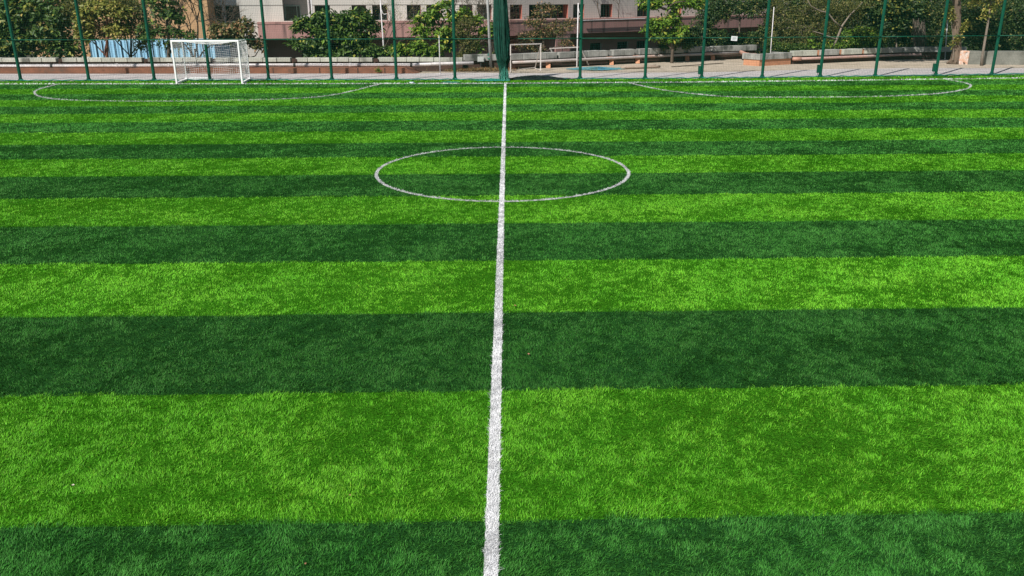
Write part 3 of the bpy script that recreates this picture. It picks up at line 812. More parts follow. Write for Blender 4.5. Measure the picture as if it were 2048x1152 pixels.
# right wall
base_r = [(1583, 128), (1640, 126), (1720, 122.5), (1800, 119), (1930, 117.5)]
GR = lambda x: G(x, lerp_px(base_r, x))
root = thing('retaining_wall', GR(1720), 'low stained wall between the terracotta box and the big trunk', 'wall')
mb = MB()
for s0, s1 in ((1583, 1640), (1640, 1720), (1720, 1800), (1800, 1930)): mb.slab(GR(s0), GR(s1), 0.3, -2.3, 0.47)
obj('wall_body', mb, brown, root)
for s0, s1, m_ in ((1583, 1630, conc), (1638, 1674, conc_old), (1682, 1719, conc), (1727, 1758, conc), (1759, 1800, conc_old), (1802, 1928, conc_old)):
    coping_run(root, GR(s0), GR(s1), 0.473, 0.80, 0.3, m_, lens=0.9)
for g0, g1 in ((1630, 1638), (1674, 1682), (1719, 1727)):
    mb = MB(); dv = np.array([0, 0.1, 0]); mb.slab(GR(g0) + dv, GR(g1) + dv, 0.18, 0.473, 0.78); obj('recessed_pier', mb, terra_b, root)
root = thing('water_pipe', GR(1700), 'rust-stained pipe along the right wall starting at a pink elbow', 'pipe')
pts = [GR(x_) + np.array([-0.05, -0.16, 0.31]) for x_ in (1590, 1640, 1720, 1800, 1840)]
mb = MB(); mb.tube(pts, 0.085, 12); obj('pipe', mb, pinkpipe, root, smooth=True)
mb = MB(); mb.tube([pts[0] + np.array([-0.15, 0.25, 0]), pts[0] + np.array([-0.12, 0.02, 0]), pts[0] + np.array([0.35, -0.01, 0.01])], 0.12, 12); obj('elbow', mb, mat('salmon_pipe_end', (0.5, 0.27, 0.2), (0.4, 0.22, 0.17), rough=0.6), root, smooth=True)

# far right wall with peeling end
c0, c1 = G(1936, 128.5), G(2500, 133); d = (c1 - c0) / np.linalg.norm(c1 - c0)
root = thing('retaining_wall', c0, 'shaded grey wall at far right with peeling white and orange end', 'wall')
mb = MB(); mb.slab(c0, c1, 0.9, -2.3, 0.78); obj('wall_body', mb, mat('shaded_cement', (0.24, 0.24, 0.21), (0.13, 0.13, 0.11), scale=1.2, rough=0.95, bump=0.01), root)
peel = mat('peeling_plaster', (0.70, 0.66, 0.62), (0.6, 0.3, 0.17), scale=3.5, rough=0.9, bump=0.02, stain=((0.10, 0.08, 0.07), 3.0, (1, 1, 1), 0.56))
mb = MB(); mb.slab(c0 - d * 0.55 - np.array([0, .03, 0]), c0 - d * 0.003, 0.9, -2.3, 0.80); obj('peeling_end', mb, peel, root, bevel=0.04)

# kerb box (electrical cabinet) in front of the dark bush
q = W(961.5, 118.5, 49.3)
root = thing('meter_box', (q[0], q[1], 0), 'grey metal cabinet on a post left of the lamp pole', 'cabinet')
mb = MB(); mb.box((q[0] - 0.19, q[1], q[2] - 0.15), (q[0] + 0.19, q[1] + 0.16, q[2] + 0.14)); cab = obj('cabinet', mb, mat('grey_cabinet', (0.40, 0.42, 0.40), (0.33, 0.35, 0.34), rough=0.5), root, bevel=0.01)
mb = MB(); mb.box((q[0] - 0.165, q[1] - 0.012, q[2] - 0.125), (q[0] + 0.165, q[1] - 0.002, q[2] + 0.115)); mb.box((q[0] + 0.12, q[1] - 0.03, q[2] - 0.02), (q[0] + 0.14, q[1] - 0.012, q[2] + 0.03)); obj('door', mb, mat('grey_cabinet_door', (0.46, 0.48, 0.46), (0.4, 0.42, 0.4), rough=0.5), cab)
mb = MB(); mb.tube([(q[0], q[1] + 0.08, 0), (q[0], q[1] + 0.08, q[2] - 0.15)], 0.03, 8); obj('post', mb, dark_metal, root)


# ------------------------------------------------------------------ poles
def pole(name, xt, yt, xb, yb, r0, r1, m, label, cat, ground=True, Y=None, ztop=None, extra=None):
    b = G(xb, yb) if Y is None else W(xb, yb, Y)
    t_ = W(xt, yt, b[1]);
    if ztop: t_ = b + (t_ - b) * (ztop - b[2]) / (t_[2] - b[2])
    if Y is not None: b = b + (t_ - b) * ((-2.2 - b[2]) / (t_[2] - b[2]))
    rt = thing(name, b, label, cat); mb = MB(); mb.tube([b, (b + t_) / 2, t_], [r0, (r0 + r1) / 2, r1], 12); obj('pole', mb, m, rt, smooth=True)
    mb = MB(); mb.tube([b, b + np.array([0, 0, 0.05])], r0 * 1.9, 12); obj('foot', mb, m, rt)
    return rt, b, t_


grey_pole = mat('galvanised_pole', (0.46, 0.47, 0.46), (0.36, 0.36, 0.36), scale=4, rough=0.5)
white_pole = mat('white_pole_paint', (0.66, 0.64, 0.64), (0.5, 0.48, 0.48), scale=4, rough=0.6)
rt, b, t_ = pole('lamp_pole', 975, 0, 982, 140, 0.085, 0.055, grey_pole, 'thick grey lamp pole just left of the gathered net', 'lamp pole', ztop=7.5)
mb = MB(); mb.bar(t_, t_ + np.array([0.9, -0.3, 0.15]), 0.06); mb.box((t_[0] + .8, t_[1] - .45, t_[2] + .1), (t_[0] + 1.4, t_[1] - .2, t_[2] + .2)); obj('lamp_head', mb, grey_pole, rt)
mb = MB(); q = b + (t_ - b) * 0.115
for k in range(3): mb.tube([q + np.array([-0.08, -.05, .05 * k]), q + np.array([-0.2 - .03 * k, -.05, -.1]), q + np.array([-0.1, -.06, -.28 + .04 * k]), q + np.array([0, -.08, -.2])], 0.012, 5)
obj('tied_rope', mb, rope_m, rt)
pole('thin_pole', 878, 70, 880.5, 148, 0.03, 0.026, white_pole, 'thin rusty white pole standing on the pavement before the bright green tree', 'pole')
rt, b, t_ = pole('flag_pole', 760.5, 0, 767.5, 98, 0.058, 0.03, white_pole, 'white pole rising from the low bush, right of the broad dark tree', 'pole', Y=51.0, ztop=4.6)
mb = MB(); q = W(764, 28, 51); mb.tube([q + np.array([-.02, 0, .25]), q + np.array([.06, -.02, .02]), q + np.array([.16, -.02, -.02]), q + np.array([.28, -.02, .02])], 0.022, 6); obj('bracket', mb, white_pole, rt)
rt, b, t_ = pole('flag_pole', 1156.5, 6, 1154.5, 99, 0.045, 0.035, white_pole, 'white pole with a curved hook behind the leaning goal', 'pole', Y=52.0)
mb = MB(); q = W(1157, 25, 52); mb.tube([q + np.array([0, 0, .25]), q + np.array([.05, -.02, .0]), q + np.array([.16, -.02, -.06]), q + np.array([.3, -.02, .02])], 0.022, 6); mb.tube([q + np.array([0, 0, -.3]), q + np.array([.1, -.02, -.15]), q + np.array([.17, -.02, 0])], 0.02, 6); obj('hook', mb, white_pole, rt)
pole('thin_pole', 1548, 14, 1541, 106, 0.034, 0.024, white_pole, 'thin white pole in front of the olive tree right of the sign', 'pole', Y=56.0)
pole('thin_pole', 1895, 40, 1891.5, 93, 0.04, 0.035, grey_pole, 'short grey pole left of the thick brown trunk', 'pole', Y=58.0)
# floodlight panel left of the recess
q = W(603, 35, 56)
root = thing('flood_light', (q[0] + 0.6, q[1], -2.2), 'flat white floodlight head on a white pole above the broad dark tree', 'lamp')
mb = MB(); mb.tube([(q[0] + 0.75, q[1], -2.2), (q[0] + 0.7, q[1], 5.5)], [0.05, 0.04], 10); obj('pole', mb, white_pole, root, smooth=True)
mb = MB(); mb.bar(q + np.array([-.36, 0, -.1]), q + np.array([.36, 0, .12]), 0.3, 0.05); mb.bar(q + np.array([.3, 0, .1]), q + np.array([.71, 0, .16]), 0.035); obj('lamp_head', mb, white_pole, root, bevel=0.01)

# ------------------------------------------------------------------ building
cream = mat('cream_render', (0.62, 0.60, 0.54), (0.55, 0.53, 0.48), scale=0.6, rough=0.9, stain=((0.42, 0.40, 0.37), 0.5, (1.5, 1.5, 0.15), 0.58))
band_m = mat('pink_render', (0.47, 0.265, 0.235), (0.41, 0.225, 0.20), scale=0.7, rough=0.9, stain=((0.13, 0.08, 0.075), 1.3, (1.6, 1.6, 0.12), 0.57))
lower_m = mat('brown_render', (0.34, 0.21, 0.19), (0.28, 0.17, 0.155), scale=0.7, rough=0.95)
ochre = mat('ochre_render', (0.52, 0.33, 0.17), (0.45, 0.27, 0.14), scale=0.7, rough=0.9, stain=((0.35, 0.22, 0.13), 0.8, (1.5, 1.5, 0.2), 0.56))
reveal_m = mat('red_reveal', (0.42, 0.15, 0.11), (0.34, 0.11, 0.085), rough=0.9)
glass_m, N, Lk, B = new_mat('dark_window_glass'); B.inputs['Base Color'].default_value = (0.012, 0.02, 0.022, 1); B.inputs['Roughness'].default_value = 0.08; B.inputs['Specular IOR Level'].default_value = 0.6
frame_m = mat('window_frame_paint', (0.12, 0.15, 0.14), (0.08, 0.1, 0.1), rough=0.5)
YB = 67.0
PA = W(417, 40, 66.0)[:2]; PB = W(1003, 40, 71.0)[:2]; PC = W(1560, 33, 96.8)[:2]
nA = np.array([-(PB - PA)[1], (PB - PA)[0]]) / np.linalg.norm(PB - PA); nB = np.array([-(PC - PB)[1], (PC - PB)[0]]) / np.linalg.norm(PC - PB)
nM = (nA + nB) / (1 + nA @ nB)


def on_wall(x, off=0.0):              # plan point on the facade (moved off metres away from the viewer) seen at pixel column x
    for p0, p1, n_ in ((PA, PB, nA), (PB, PC, nB)):
        a_ = p0 + (nM if p0 is PB else n_) * off; b_ = p1 + (nM if p1 is PB else n_) * off
        u_ = px_u(a_, b_, x); L_ = np.linalg.norm(b_ - a_)
        if u_ <= L_ + 1e-6 or p0 is PB: return a_ + (b_ - a_) / L_ * u_
    return None


root = thing('apartment_block', (PA[0], PA[1], -2.2), 'long cream building with a pink band above a dark lower storey', 'building')


def px_u(p0, p1, x):       # distance along wall p0->p1 for pixel column x
    p0 = np.array(p0); p1 = np.array(p1); d = (p1 - p0) / np.linalg.norm(p1 - p0); r_ = ray(x, 30); r_ = r_[:2]
    A = np.array([[d[0], -r_[0]], [d[1], -r_[1]]]); s = np.linalg.solve(A, -p0); return s[0]


def wall_open(name, p0, p1, z0, z1, opens, depth, m, parent):
    """front wall with real openings; opens: (u0,u1,v0,v1)"""
    p0 = np.array(p0); p1 = np.array(p1); L_ = np.linalg.norm(p1 - p0); d = (p1 - p0) / L_; n = np.array([-d[1], d[0]])
    us = sorted({0.0, L_} | {o[0] for o in opens} | {o[1] for o in opens}); zs = sorted({z0, z1} | {o[2] for o in opens} | {o[3] for o in opens})
    mb = MB(); P = lambda u, z, t=0: (*(p0 + d * u + n * t), z)
    for i in range(len(us) - 1):
        for j in range(len(zs) - 1):
            um, zm = (us[i] + us[i + 1]) / 2, (zs[j] + zs[j + 1]) / 2
            if any(o[0] < um < o[1] and o[2] < zm < o[3] for o in opens): continue
            mb.add([P(us[i], zs[j]), P(us[i + 1], zs[j]), P(us[i + 1], zs[j + 1]), P(us[i], zs[j + 1])], [(0, 1, 2, 3)])
    mb.add([P(0, z0), P(L_, z0), P(L_, z0, 4), P(0, z0, 4), P(0, z1), P(L_, z1), P(L_, z1, 4), P(0, z1, 4)], [(4, 5, 6, 7), (1, 2, 6, 5), (3, 0, 4, 7)])
    return obj(name, mb, m, parent), P


YW = on_wall(700)[1]; YF = on_wall(700, -1.4)[1]; zb0 = W(700, 75.5, YF)[2]; zw0 = W(700, 41, YW)[2]; zw1 = W(700, 10.6, YW)[2]; ZTOP = 8.5
front = [(451, 480), (630, 661), (704, 733), (745, 775), (814, 842), (853, 881), (919, 945), (955, 983)]
ops = [(px_u(PA, PB, a), px_u(PA, PB, b), zw0, zw1) for a, b in front]
ops.append((px_u(PA, PB, 417.8), px_u(PA, PB, 445), zw0, zw1))
rec = (px_u(PA, PB, 567), px_u(PA, PB, 617), zw0, ZTOP - 1)
_, P = wall_open('wall', PA, PB, zb0 - 0.001, ZTOP, ops + [rec], 0.4, cream, root)


def window(P, o, depth, muls, parent, red=True, curtain=False):
    u0, u1, v0, v1 = o; mb = MB()
    # reveal: four inner faces
    q = [P(u0, v0), P(u1, v0), P(u1, v1), P(u0, v1)]; r_ = [P(u0, v0, depth), P(u1, v0, depth), P(u1, v1, depth), P(u0, v1, depth)]
    mb.add(q + r_, [(0, 1, 5, 4), (1, 2, 6, 5), (2, 3, 7, 6), (3, 0, 4, 7)])
    wn = obj('window', mb, reveal_m if red else cream, parent)
    mb = MB(); fw = 0.05; dz = depth - 0.06
    def fb(a0, a1, b0, b1):
        A = np.array(P(a0, b0, dz)); Bq = np.array(P(a1, b0, dz)); mb.slab(A, Bq, 0.05, b0, b1)
    fb(u0, u1, v0, v0 + fw); fb(u0, u1, v1 - fw, v1); fb(u0, u0 + fw, v0 + fw, v1 - fw); fb(u1 - fw, u1, v0 + fw, v1 - fw)
    for k in range(1, muls):
        uu = u0 + (u1 - u0) * k / muls; fb(uu - 0.02, uu + 0.02, v0 + fw, v1 - fw)
    obj('frame', mb, frame_m, wn)
    mb = MB(); mb.add([P(u0, v0, depth - 0.01), P(u1, v0, depth - 0.01), P(u1, v1, depth - 0.01), P(u0, v1, depth - 0.01)], [(0, 1, 2, 3)]); obj('pane', mb, glass_m, wn)
    if curtain:
        mb = MB(); cu0 = u0 + (u1 - u0) * 0.35; cu1 = u0 + (u1 - u0) * 0.68; n_ = 16; v_ = []
        for k in range(n_ + 1):
            uu = cu0 + (cu1 - cu0) * k / n_; v_ += [P(uu, v0 + 0.25, depth - 0.09 - 0.025 * math.sin(k * 1.9)), P(uu, v1 - 0.35 - 0.2 * abs(k / n_ - 0.5), depth - 0.09 - 0.025 * math.sin(k * 1.9))]
        mb.add(v_, [(2 * k, 2 * k + 2, 2 * k + 3, 2 * k + 1) for k in range(n_)]); obj('blue_curtain', mb, mat('blue_cloth', (0.12, 0.25, 0.42), (0.08, 0.18, 0.33), rough=0.9), wn)
    return wn


for k, o in enumerate(ops): window(P, o, 0.42, 2, root, red=(k not in (0, 8)))
# recess with its own window
u0, u1, v0, v1 = rec; mb = MB(); D_ = 1.5
q = [P(u0, v0), P(u1, v0), P(u1, v1), P(u0, v1)]; r_ = [P(u0, v0, D_), P(u1, v0, D_), P(u1, v1, D_), P(u0, v1, D_)]
mb.add(q + r_, [(0, 1, 5, 4), (1, 2, 6, 5), (2, 3, 7, 6), (3, 0, 4, 7), (4, 5, 6, 7)])
obj('balcony_recess', mb, mat('recess_render', (0.36, 0.34, 0.31), (0.3, 0.29, 0.27), rough=0.9), root)
w0, w1 = px_u(PA, PB, 567.5) + 0.05, px_u(PA, PB, 601)
P2 = lambda u, z, t=0: P(u, z, t + D_ - 0.5)
mb = MB(); mb.add([P(w0, zw0, D_ - .03), P(w1, zw0, D_ - .03), P(w1, zw1, D_ - .03), P(w0, zw1, D_ - .03)], [(0, 1, 2, 3)]); wn = obj('window', mb, glass_m, root)
mb = MB()
for uu in (w0, (w0 + w1) / 2 + 0.3, w1 - 0.06): mb.slab(np.array(P(uu, 0, D_ - .09)), np.array(P(uu + 0.06, 0, D_ - .09)), 0.05, zw0, zw1)
mb.slab(np.array(P(w0, 0, D_ - .1)), np.array(P(w1, 0, D_ - .1)), 0.05, zw1 - .06, zw1 + .01); obj('frame', mb, mat('pale_green_frame', (0.25, 0.34, 0.29), (0.2, 0.28, 0.24)), wn)
mb = MB(); q = P(px_u(PA, PB, 619), 0, -0.12); mb.tube([(q[0], q[1], zw0 - 0.1), (q[0], q[1], ZTOP)], 0.07, 8); obj('downpipe', mb, white_pole, root)
# string course lines
mb = MB(); a = np.array(P(0, 0, -0.02)); b = np.array(P(np.linalg.norm(PB - PA), 0, -0.02)); mb.slab(a, np.array(P(rec[0], 0, -.02)), 0.019, zw1 + 0.015, zw1 + 0.045); mb.slab(np.array(P(rec[1], 0, -.02)), b, 0.019, zw1 + 0.015, zw1 + 0.045)
obj('string_course', mb, mat('grey_joint', (0.28, 0.27, 0.25)), root)

# receding right wing
u_ = [(1020, 1044), (1058, 1136), (1146, 1168), (1201, 1224), (1274, 1298), (1341, 1362), (1410, 1428)]
opsR = [(px_u(PB, PC, a), px_u(PB, PC, b), zw0, zw1) for a, b in u_]
_, PR = wall_open('wing_wall', PB, PC, zb0 - 0.001, ZTOP, opsR, 0.4, cream, root)
for k, o in enumerate(opsR): window(PR, o, 0.42 if k != 1 else 0.7, 2 if k != 1 else 3, root, curtain=(k == 1))
# pink terrace band with lip, and recessed lower storey
zb1 = W(700, 47.5, YF)[2]; zb2 = W(700, 43, YF)[2]
bf = 1.4
A0 = on_wall(513, -bf); B0 = PB - nM * bf; Cc = PC - nB * bf
mb = MB()


def ring_slab(mb, pts_f, pts_b, z0, z1):
    n = len(pts_f); v = [(*p, z0) for p in pts_f] + [(*p, z0) for p in pts_b] + [(*p, z1) for p in pts_f] + [(*p, z1) for p in pts_b]; f = []
    for i in range(n - 1):
        f += [(i, i + 1, 2 * n + i + 1, 2 * n + i), (2 * n + i, 2 * n + i + 1, 3 * n + i + 1, 3 * n + i), (n + i + 1, n + i, 3 * n + i, 3 * n + i + 1), (i + 1, i, n + i, n + i + 1)]
    f += [(0, 2 * n, 3 * n, n), (n - 1, 2 * n - 1, 4 * n - 1, 3 * n - 1)]
    mb.add(v, f)


backp = [A0 + nA * (bf - 0.003), PB - nM * 0.003, PC - nB * 0.003]
ring_slab(mb, [A0, B0, Cc], backp, zb0, zb1); obj('band', mb, band_m, root)
mb = MB(); ring_slab(mb, [A0 - nA * .03 - np.array([.03, 0]), B0 - nM * .03, Cc - nB * 0.03], backp, zb1 + 0.002, zb2)
obj('parapet_lip', mb, mat('pink_lip', (0.44, 0.24, 0.21), (0.34, 0.19, 0.17), scale=0.8, rough=0.9, stain=((0.16, 0.1, 0.09), 1.2, (1, 1, .2), 0.58)), root)
# white pipe on the wing's parapet
mb = MB(); q0 = on_wall(1165, -bf - .17); q1 = on_wall(1290, -bf - .17); mb.tube([(*q0, zb1 + 0.02), (*q1, zb1 + 0.06)], 0.035, 8); obj('parapet_pipe', mb, white_pole, root)
# end pier under the band (left) and under the ladder
mb = MB(); q0 = on_wall(1113, -bf + .03); q1 = on_wall(1141, -bf + .03); mb.slab(q0, q1, 1.6, -2.2, zb0 - 0.002); obj('pier', mb, band_m, root)
# lower storey wall with shaded windows
nrm = 0.6
loff = 0.9; LB = PB + nM * loff; LC = PC + nB * loff
uw = lambda x: px_u(LB, LC, x)
zl0, zl1 = W(1190, 102, on_wall(1190, loff)[1])[2], W(1190, 86, on_wall(1190, loff)[1])[2]
low_r = [(uw(1182), uw(1206), zl0, zl1), (uw(1237), uw(1260), zl0, zl1), (uw(1276), uw(1296), zl0, zl1)]
mb = MB(); mb.slab(PA + nA * loff - np.array([1, 0]), LB, 0.3, -2.2, zb0 - .201); obj('lower_wall', mb, lower_m, root)
mb = MB(); mb.slab(PA + nA * .002, PB + nM * .002, 3.9, zb0 - 0.2, zb0 - 0.003); mb.slab(PB + nB * .002 + np.array([.1, 0.07]), PC + nB * .002, 3.9, zb0 - 0.2, zb0 - 0.006); obj('soffit', mb, lower_m, root)
mb = MB(); mb.slab(PA + nA * .01 + np.array([.02, 0]), on_wall(520, .01), 0.85, -2.2, zb0 - 0.21); obj('end_wall', mb, cream, root)
_, PLR = wall_open('lower_wing_wall', LB, LC, -2.2, zb0 - 0.201, low_r, 0.3, lower_m, root)
for o in low_r: window(PLR, o, 0.3, 2, root, red=False)

# ochre block at left
root2 = thing('ochre_building', (W(350, 40, 64.5)[0], 64.5, -2.2), 'ochre rendered building end behind the leafy and bare trees', 'building')
a = W(60, 30, 64.5); b = W(417, 30, 64.5)
mb = MB(); mb.slab(a, b, 1.45, -2.2, 9.0); obj('wall', mb, ochre, root2)
mb = MB(); mb.slab(a - np.array([0, .06, 0]), b - np.array([0, .06, 0]) + np.array([.02, 0, 0]), 0.055, -2.2, -0.1); obj('plinth', mb, cream, root2)

# steel ladder
root = thing('steel_ladder', W(1132, 80, 62.5) * np.array([1, 1, 0]), 'dark rusty steel ladder frame against the pink building corner', 'ladder')
rust = mat('rusty_steel', (0.06, 0.04, 0.035), (0.03, 0.02, 0.02), rough=0.8)
mb = MB()
for xx in (1125, 1140): mb.bar(W(xx, 40, 62.5), W(xx, 125, 62.5), 0.07)
obj('rails', mb, rust, root)
mb = MB()
for yy_ in (42, 51, 60, 70, 80, 90): mb.bar(W(1125, yy_, 62.5), W(1140, yy_, 62.5), 0.05)
mb.bar(W(1122, 54, 62.3), W(1140, 78, 62.3), 0.05); mb.bar(W(1140, 52, 62.3), W(1146, 62, 62.3), 0.05); obj('rungs', mb, rust, root)

# blue corrugated shed
blue = mat('blue_sheet', (0.36, 0.64, 0.82), (0.26, 0.52, 0.74), scale=1.0, rough=0.45, stain=((0.42, 0.62, 0.72), 0.6, (1, 1, 1), 0.55))
x0, x1 = W(178, 80, 57.5)[0], W(428, 80, 57.5)[0]; z1 = W(300, 81, 57.5)[2]
root = thing('corrugated_shed', ((x0 + x1) / 2, 57.5, -2.2), 'pale blue corrugated metal shed behind the left trees', 'shed')
mb = MB(); xs_ = np.arange(x0, x1, 0.06); prof_ = [(-0.03 if (i // 2) % 2 else 0.0) for i in range(len(xs_))]
n = len(xs_); v = []
for i in range(n): v += [(xs_[i], 57.5 + prof_[i], -2.2), (xs_[i], 57.5 + prof_[i], z1)]
mb.add(v, [(2 * i, 2 * i + 2, 2 * i + 3, 2 * i + 1) for i in range(n - 1)]); obj('metal_sheet', mb, blue, root)
mb = MB(); mb.slab((x0, 57.52), (x1, 57.52), 3.0, -2.2, z1 - 0.01); obj('shed_body', mb, blue, root)
mb = MB(); xx = x0
while xx < x1:
    mb.bar((xx, 57.44, -2.2), (xx, 57.44, z1 + 0.02), 0.035); xx += 0.42
obj('dark_battens', mb, dark_metal, root)

# ------------------------------------------------------------------ vegetation
bark = mat('brown_bark', (0.14, 0.105, 0.075), (0.06, 0.045, 0.035), scale=5, rough=0.95, bump=0.02, stretch=(1, 1, 0.3))
bark_pale = mat('pale_bark', (0.25, 0.205, 0.16), (0.14, 0.115, 0.095), scale=5, rough=0.95, bump=0.02, stretch=(1, 1, 0.3))
LM = {
    'big': leaf_mat('glossy_leaf', (0.020, 0.050, 0.012), (0.105, 0.185, 0.035), (0.30, 0.32, 0.06), 0.05),
    'bright': leaf_mat('bright_leaf', (0.040, 0.095, 0.010), (0.20, 0.34, 0.035), (0.42, 0.40, 0.07), 0.08, trans=0.35),
    'yellow': leaf_mat('yellowing_leaf', (0.09, 0.12, 0.02), (0.30, 0.30, 0.06), (0.50, 0.40, 0.12), 0.15),
    'dark': leaf_mat('dark_leaf', (0.014, 0.036, 0.012), (0.070, 0.115, 0.028), (0.26, 0.27, 0.07), 0.04),
    'olive': leaf_mat('olive_leaf', (0.050, 0.068, 0.020), (0.21, 0.215, 0.060), (0.30, 0.25, 0.09), 0.08, trans=0.35),
    'dry': leaf_mat('dry_leaf_mix', (0.05, 0.065, 0.02), (0.17, 0.165, 0.055), (0.38, 0.22, 0.11), 0.25),
}


def leaf_mesh(P, Nrm, Dr, size, wr=0.45):
    """folded diamond leaves at P, pointing Dr, face normal Nrm"""
    S = np.cross(Dr, Nrm); S /= (np.linalg.norm(S, axis=1, keepdims=True) + 1e-9); Nn = np.cross(S, Dr)
    s = size[:, None]; b = P; t_ = P + Dr * s; m1 = P + Dr * s * 0.58 + S * s * wr * 0.5 + Nn * s * 0.10; m2 = P + Dr * s * 0.58 - S * s * wr * 0.5 + Nn * s * 0.10
    t_ = t_ - Nn * s * 0.08
    V = np.stack([b, m1, t_, m2], 1).reshape(-1, 3); k = np.arange(len(P))[:, None] * 4
    return V, np.concatenate([k + np.array([[0, 1, 2]]), k + np.array([[0, 2, 3]])], 0)


def unit(v): return v / (np.linalg.norm(v, axis=-1, keepdims=True) + 1e-9)


def crown_points(clumps, n, seed, shell=0.5, gap=0.0):
    r_ = np.random.default_rng(seed); vol = np.array([c[3] * c[4] * (c[3] + c[4]) for c in clumps]) ** 0.75; vol = vol / vol.sum(); out = []; cen = []
    for c, f in zip(clumps, vol):
        k = max(4, int(n * f)); d = unit(r_.normal(size=(k * 3, 3))); rad = r_.random(k * 3) ** shell
        q = d * rad[:, None]
        w_ = 1.0 + 0.35 * np.array([float(0)]) 
        lump = fbm(q[:, 0] * 2 + c[0], q[:, 2] * 2 + c[2] + q[:, 1], 0.55, seed % 50)
        q = q[lump > gap - 0.25][:k]
        P_ = np.array(c[:3]) + q * np.array([c[3], (c[3] + c[4]) * 0.45, c[4]]); out.append(P_); cen.append(unit(q + np.array([0, 0, 0.15])))
    return np.concatenate(out), np.concatenate(cen)


def foliage(name, clumps, n, size, m, parent, seed, rosette=0, shell=0.45, gap=0.0, wr=0.45, droop=0.0):
    r_ = np.random.default_rng(seed)
    if rosette:
        P_, out = crown_points(clumps, n // rosette, seed, shell, gap)
        k = len(P_); Pn = np.repeat(P_, rosette, 0); ax = unit(np.repeat(out, rosette, 0) * 0.8 + np.array([0, -0.1, 0.75]))
        rnd = unit(r_.normal(size=Pn.shape)); Dr = unit(np.cross(ax, rnd) + ax * r_.uniform(-0.15, 0.6, (len(Pn), 1)) - np.array([0, 0, droop]))
        Nn = unit(ax + r_.normal(0, 0.25, Pn.shape)); Pn = Pn + r_.normal(0, size * 0.25, Pn.shape)
    else:
        Pn, out = crown_points(clumps, n, seed, shell, gap)
        Dr = unit(r_.normal(size=Pn.shape) + out * 0.6 - np.array([0, 0, droop])); Nn = unit(out * 0.6 + np.array([0, 0, 0.7]) + r_.normal(0, 0.5, Pn.shape))
    sz = size * r_.uniform(0.6, 1.25, len(Pn)); V, F = leaf_mesh(Pn, Nn, Dr, sz, wr)
    return np_mesh(name, V, F, m, parent)


def limb(mb, a, b, r0, r1, seed, bend=0.12, n=6, sides=7):
    r_ = np.random.default_rng(seed); L_ = np.linalg.norm(b - a); pts = []
    o = r_.normal(size=3) * L_ * bend
    for t_ in np.linspace(0, 1, n): pts.append(a + (b - a) * t_ + o * math.sin(math.pi * t_) + r_.normal(size=3) * L_ * 0.012)
    mb.tube(pts, [r0 + (r1 - r0) * t_ for t_ in np.linspace(0, 1, n)], sides, cap=True); return pts


def tree(name, label, cat, Y, trunk, cl, n, size, kind, seed, r=0.1, rosette=0, barkm=None, shell=0.45, gap=0.0, extra=None, wr=0.45, zb=-2.2, group=None, droop=0.0, twigs=14):
    """cl: clumps in photo pixels (x, y, rx, ry[, dY]); trunk: pixel polyline bottom..top"""
    k = pxm(Y)
    tb = W(trunk[0][0], trunk[0][1], Y); base = np.array([tb[0], Y, zb])
    rt = thing(name, base, label, cat, group); C_ = []
    for c in cl:
        p = W(c[0], c[1], Y + (c[4] if len(c) > 4 else 0)); C_.append((p[0], p[1], p[2], c[2] / k, c[3] / k))
    mb = MB(); tp = [base] + [W(a, b, Y) for a, b in trunk]
    if len(tp) > 2 and np.linalg.norm(tp[1] - base) < 0.1: tp.pop(1)
    mb.tube(tp, [r * (1.25 - 0.75 * i / (len(tp) - 1)) for i in range(len(tp))], 10)
    r_ = np.random.default_rng(seed)
    for i, c in enumerate(C_):
        cc = np.array(c[:3]); dist = [np.linalg.norm(cc - q) for q in tp[1:]]; 
        low = [q for q in tp[1:] if q[2] <= cc[2] + 0.2] or [tp[1]]
        st = min(low, key=lambda q: np.linalg.norm(cc - q))
        if np.linalg.norm(cc - st) > 0.15:
            limb(mb, st, cc, r * 0.5, r * 0.18, seed + i)
        for j in range(twigs):
            e = cc + unit(r_.normal(size=3)) * np.array([c[3], (c[3] + c[4]) * .4, c[4]]) * 0.85
            limb(mb, cc, e, r * 0.16, 0.008, seed + i * 31 + j, n=4, sides=4, bend=0.1)
    obj('trunk', mb, barkm or bark, rt, smooth=True)
    foliage('crown', C_, n, size, LM[kind], rt, seed, rosette, shell, gap, wr, droop)
    if extra: foliage('yellow_leaves', C_, extra[1], size, LM[extra[0]], rt, seed + 5, 3, 0.25, gap, wr)
    return rt


def bare(name, label, base, top, spread, seed, r=0.05, levels=4, m=None, foli=None, m_leaf='yellow', fan=3):
    rt = thing(name, base, label, 'tree'); mb = MB(); r_ = np.random.default_rng(seed); tips = []

    def rec_(a, d, L_, r0, lv):
        b = a + d * L_; limb(mb, a, b, r0, r0 * 0.62, int(r_.integers(1e6)), n=4, sides=5, bend=0.07)
        if lv == 0: tips.append(b); return
        for _ in range(fan if lv > 1 else 3):
            nd = unit(d + r_.normal(size=3) * np.array([spread, spread * .5, spread * 0.8]) + np.array([0, 0, 0.12])); rec_(a + d * L_ * r_.uniform(0.6, 1.0), nd, L_ * r_.uniform(0.55, 0.85), r0 * 0.6, lv - 1)
    d = unit(np.array(top) - np.array(base)); L0_ = np.linalg.norm(np.array(top) - np.array(base)) * 0.4
    rec_(np.array(base, float), d, L0_, r, levels); obj('branches', mb, m or bark, rt, smooth=True)
    if foli:
        T = np.array(tips); T = T[r_.integers(len(T), size=foli)] + r_.normal(0, 0.12, (foli, 3)); V, F = leaf_mesh(T, unit(r_.normal(size=T.shape) + np.array([0, 0, 1])), unit(r_.normal(size=T.shape)), r_.uniform(0.06, 0.12, foli)); np_mesh('leaves', V, F, LM[m_leaf], rt)
    return rt


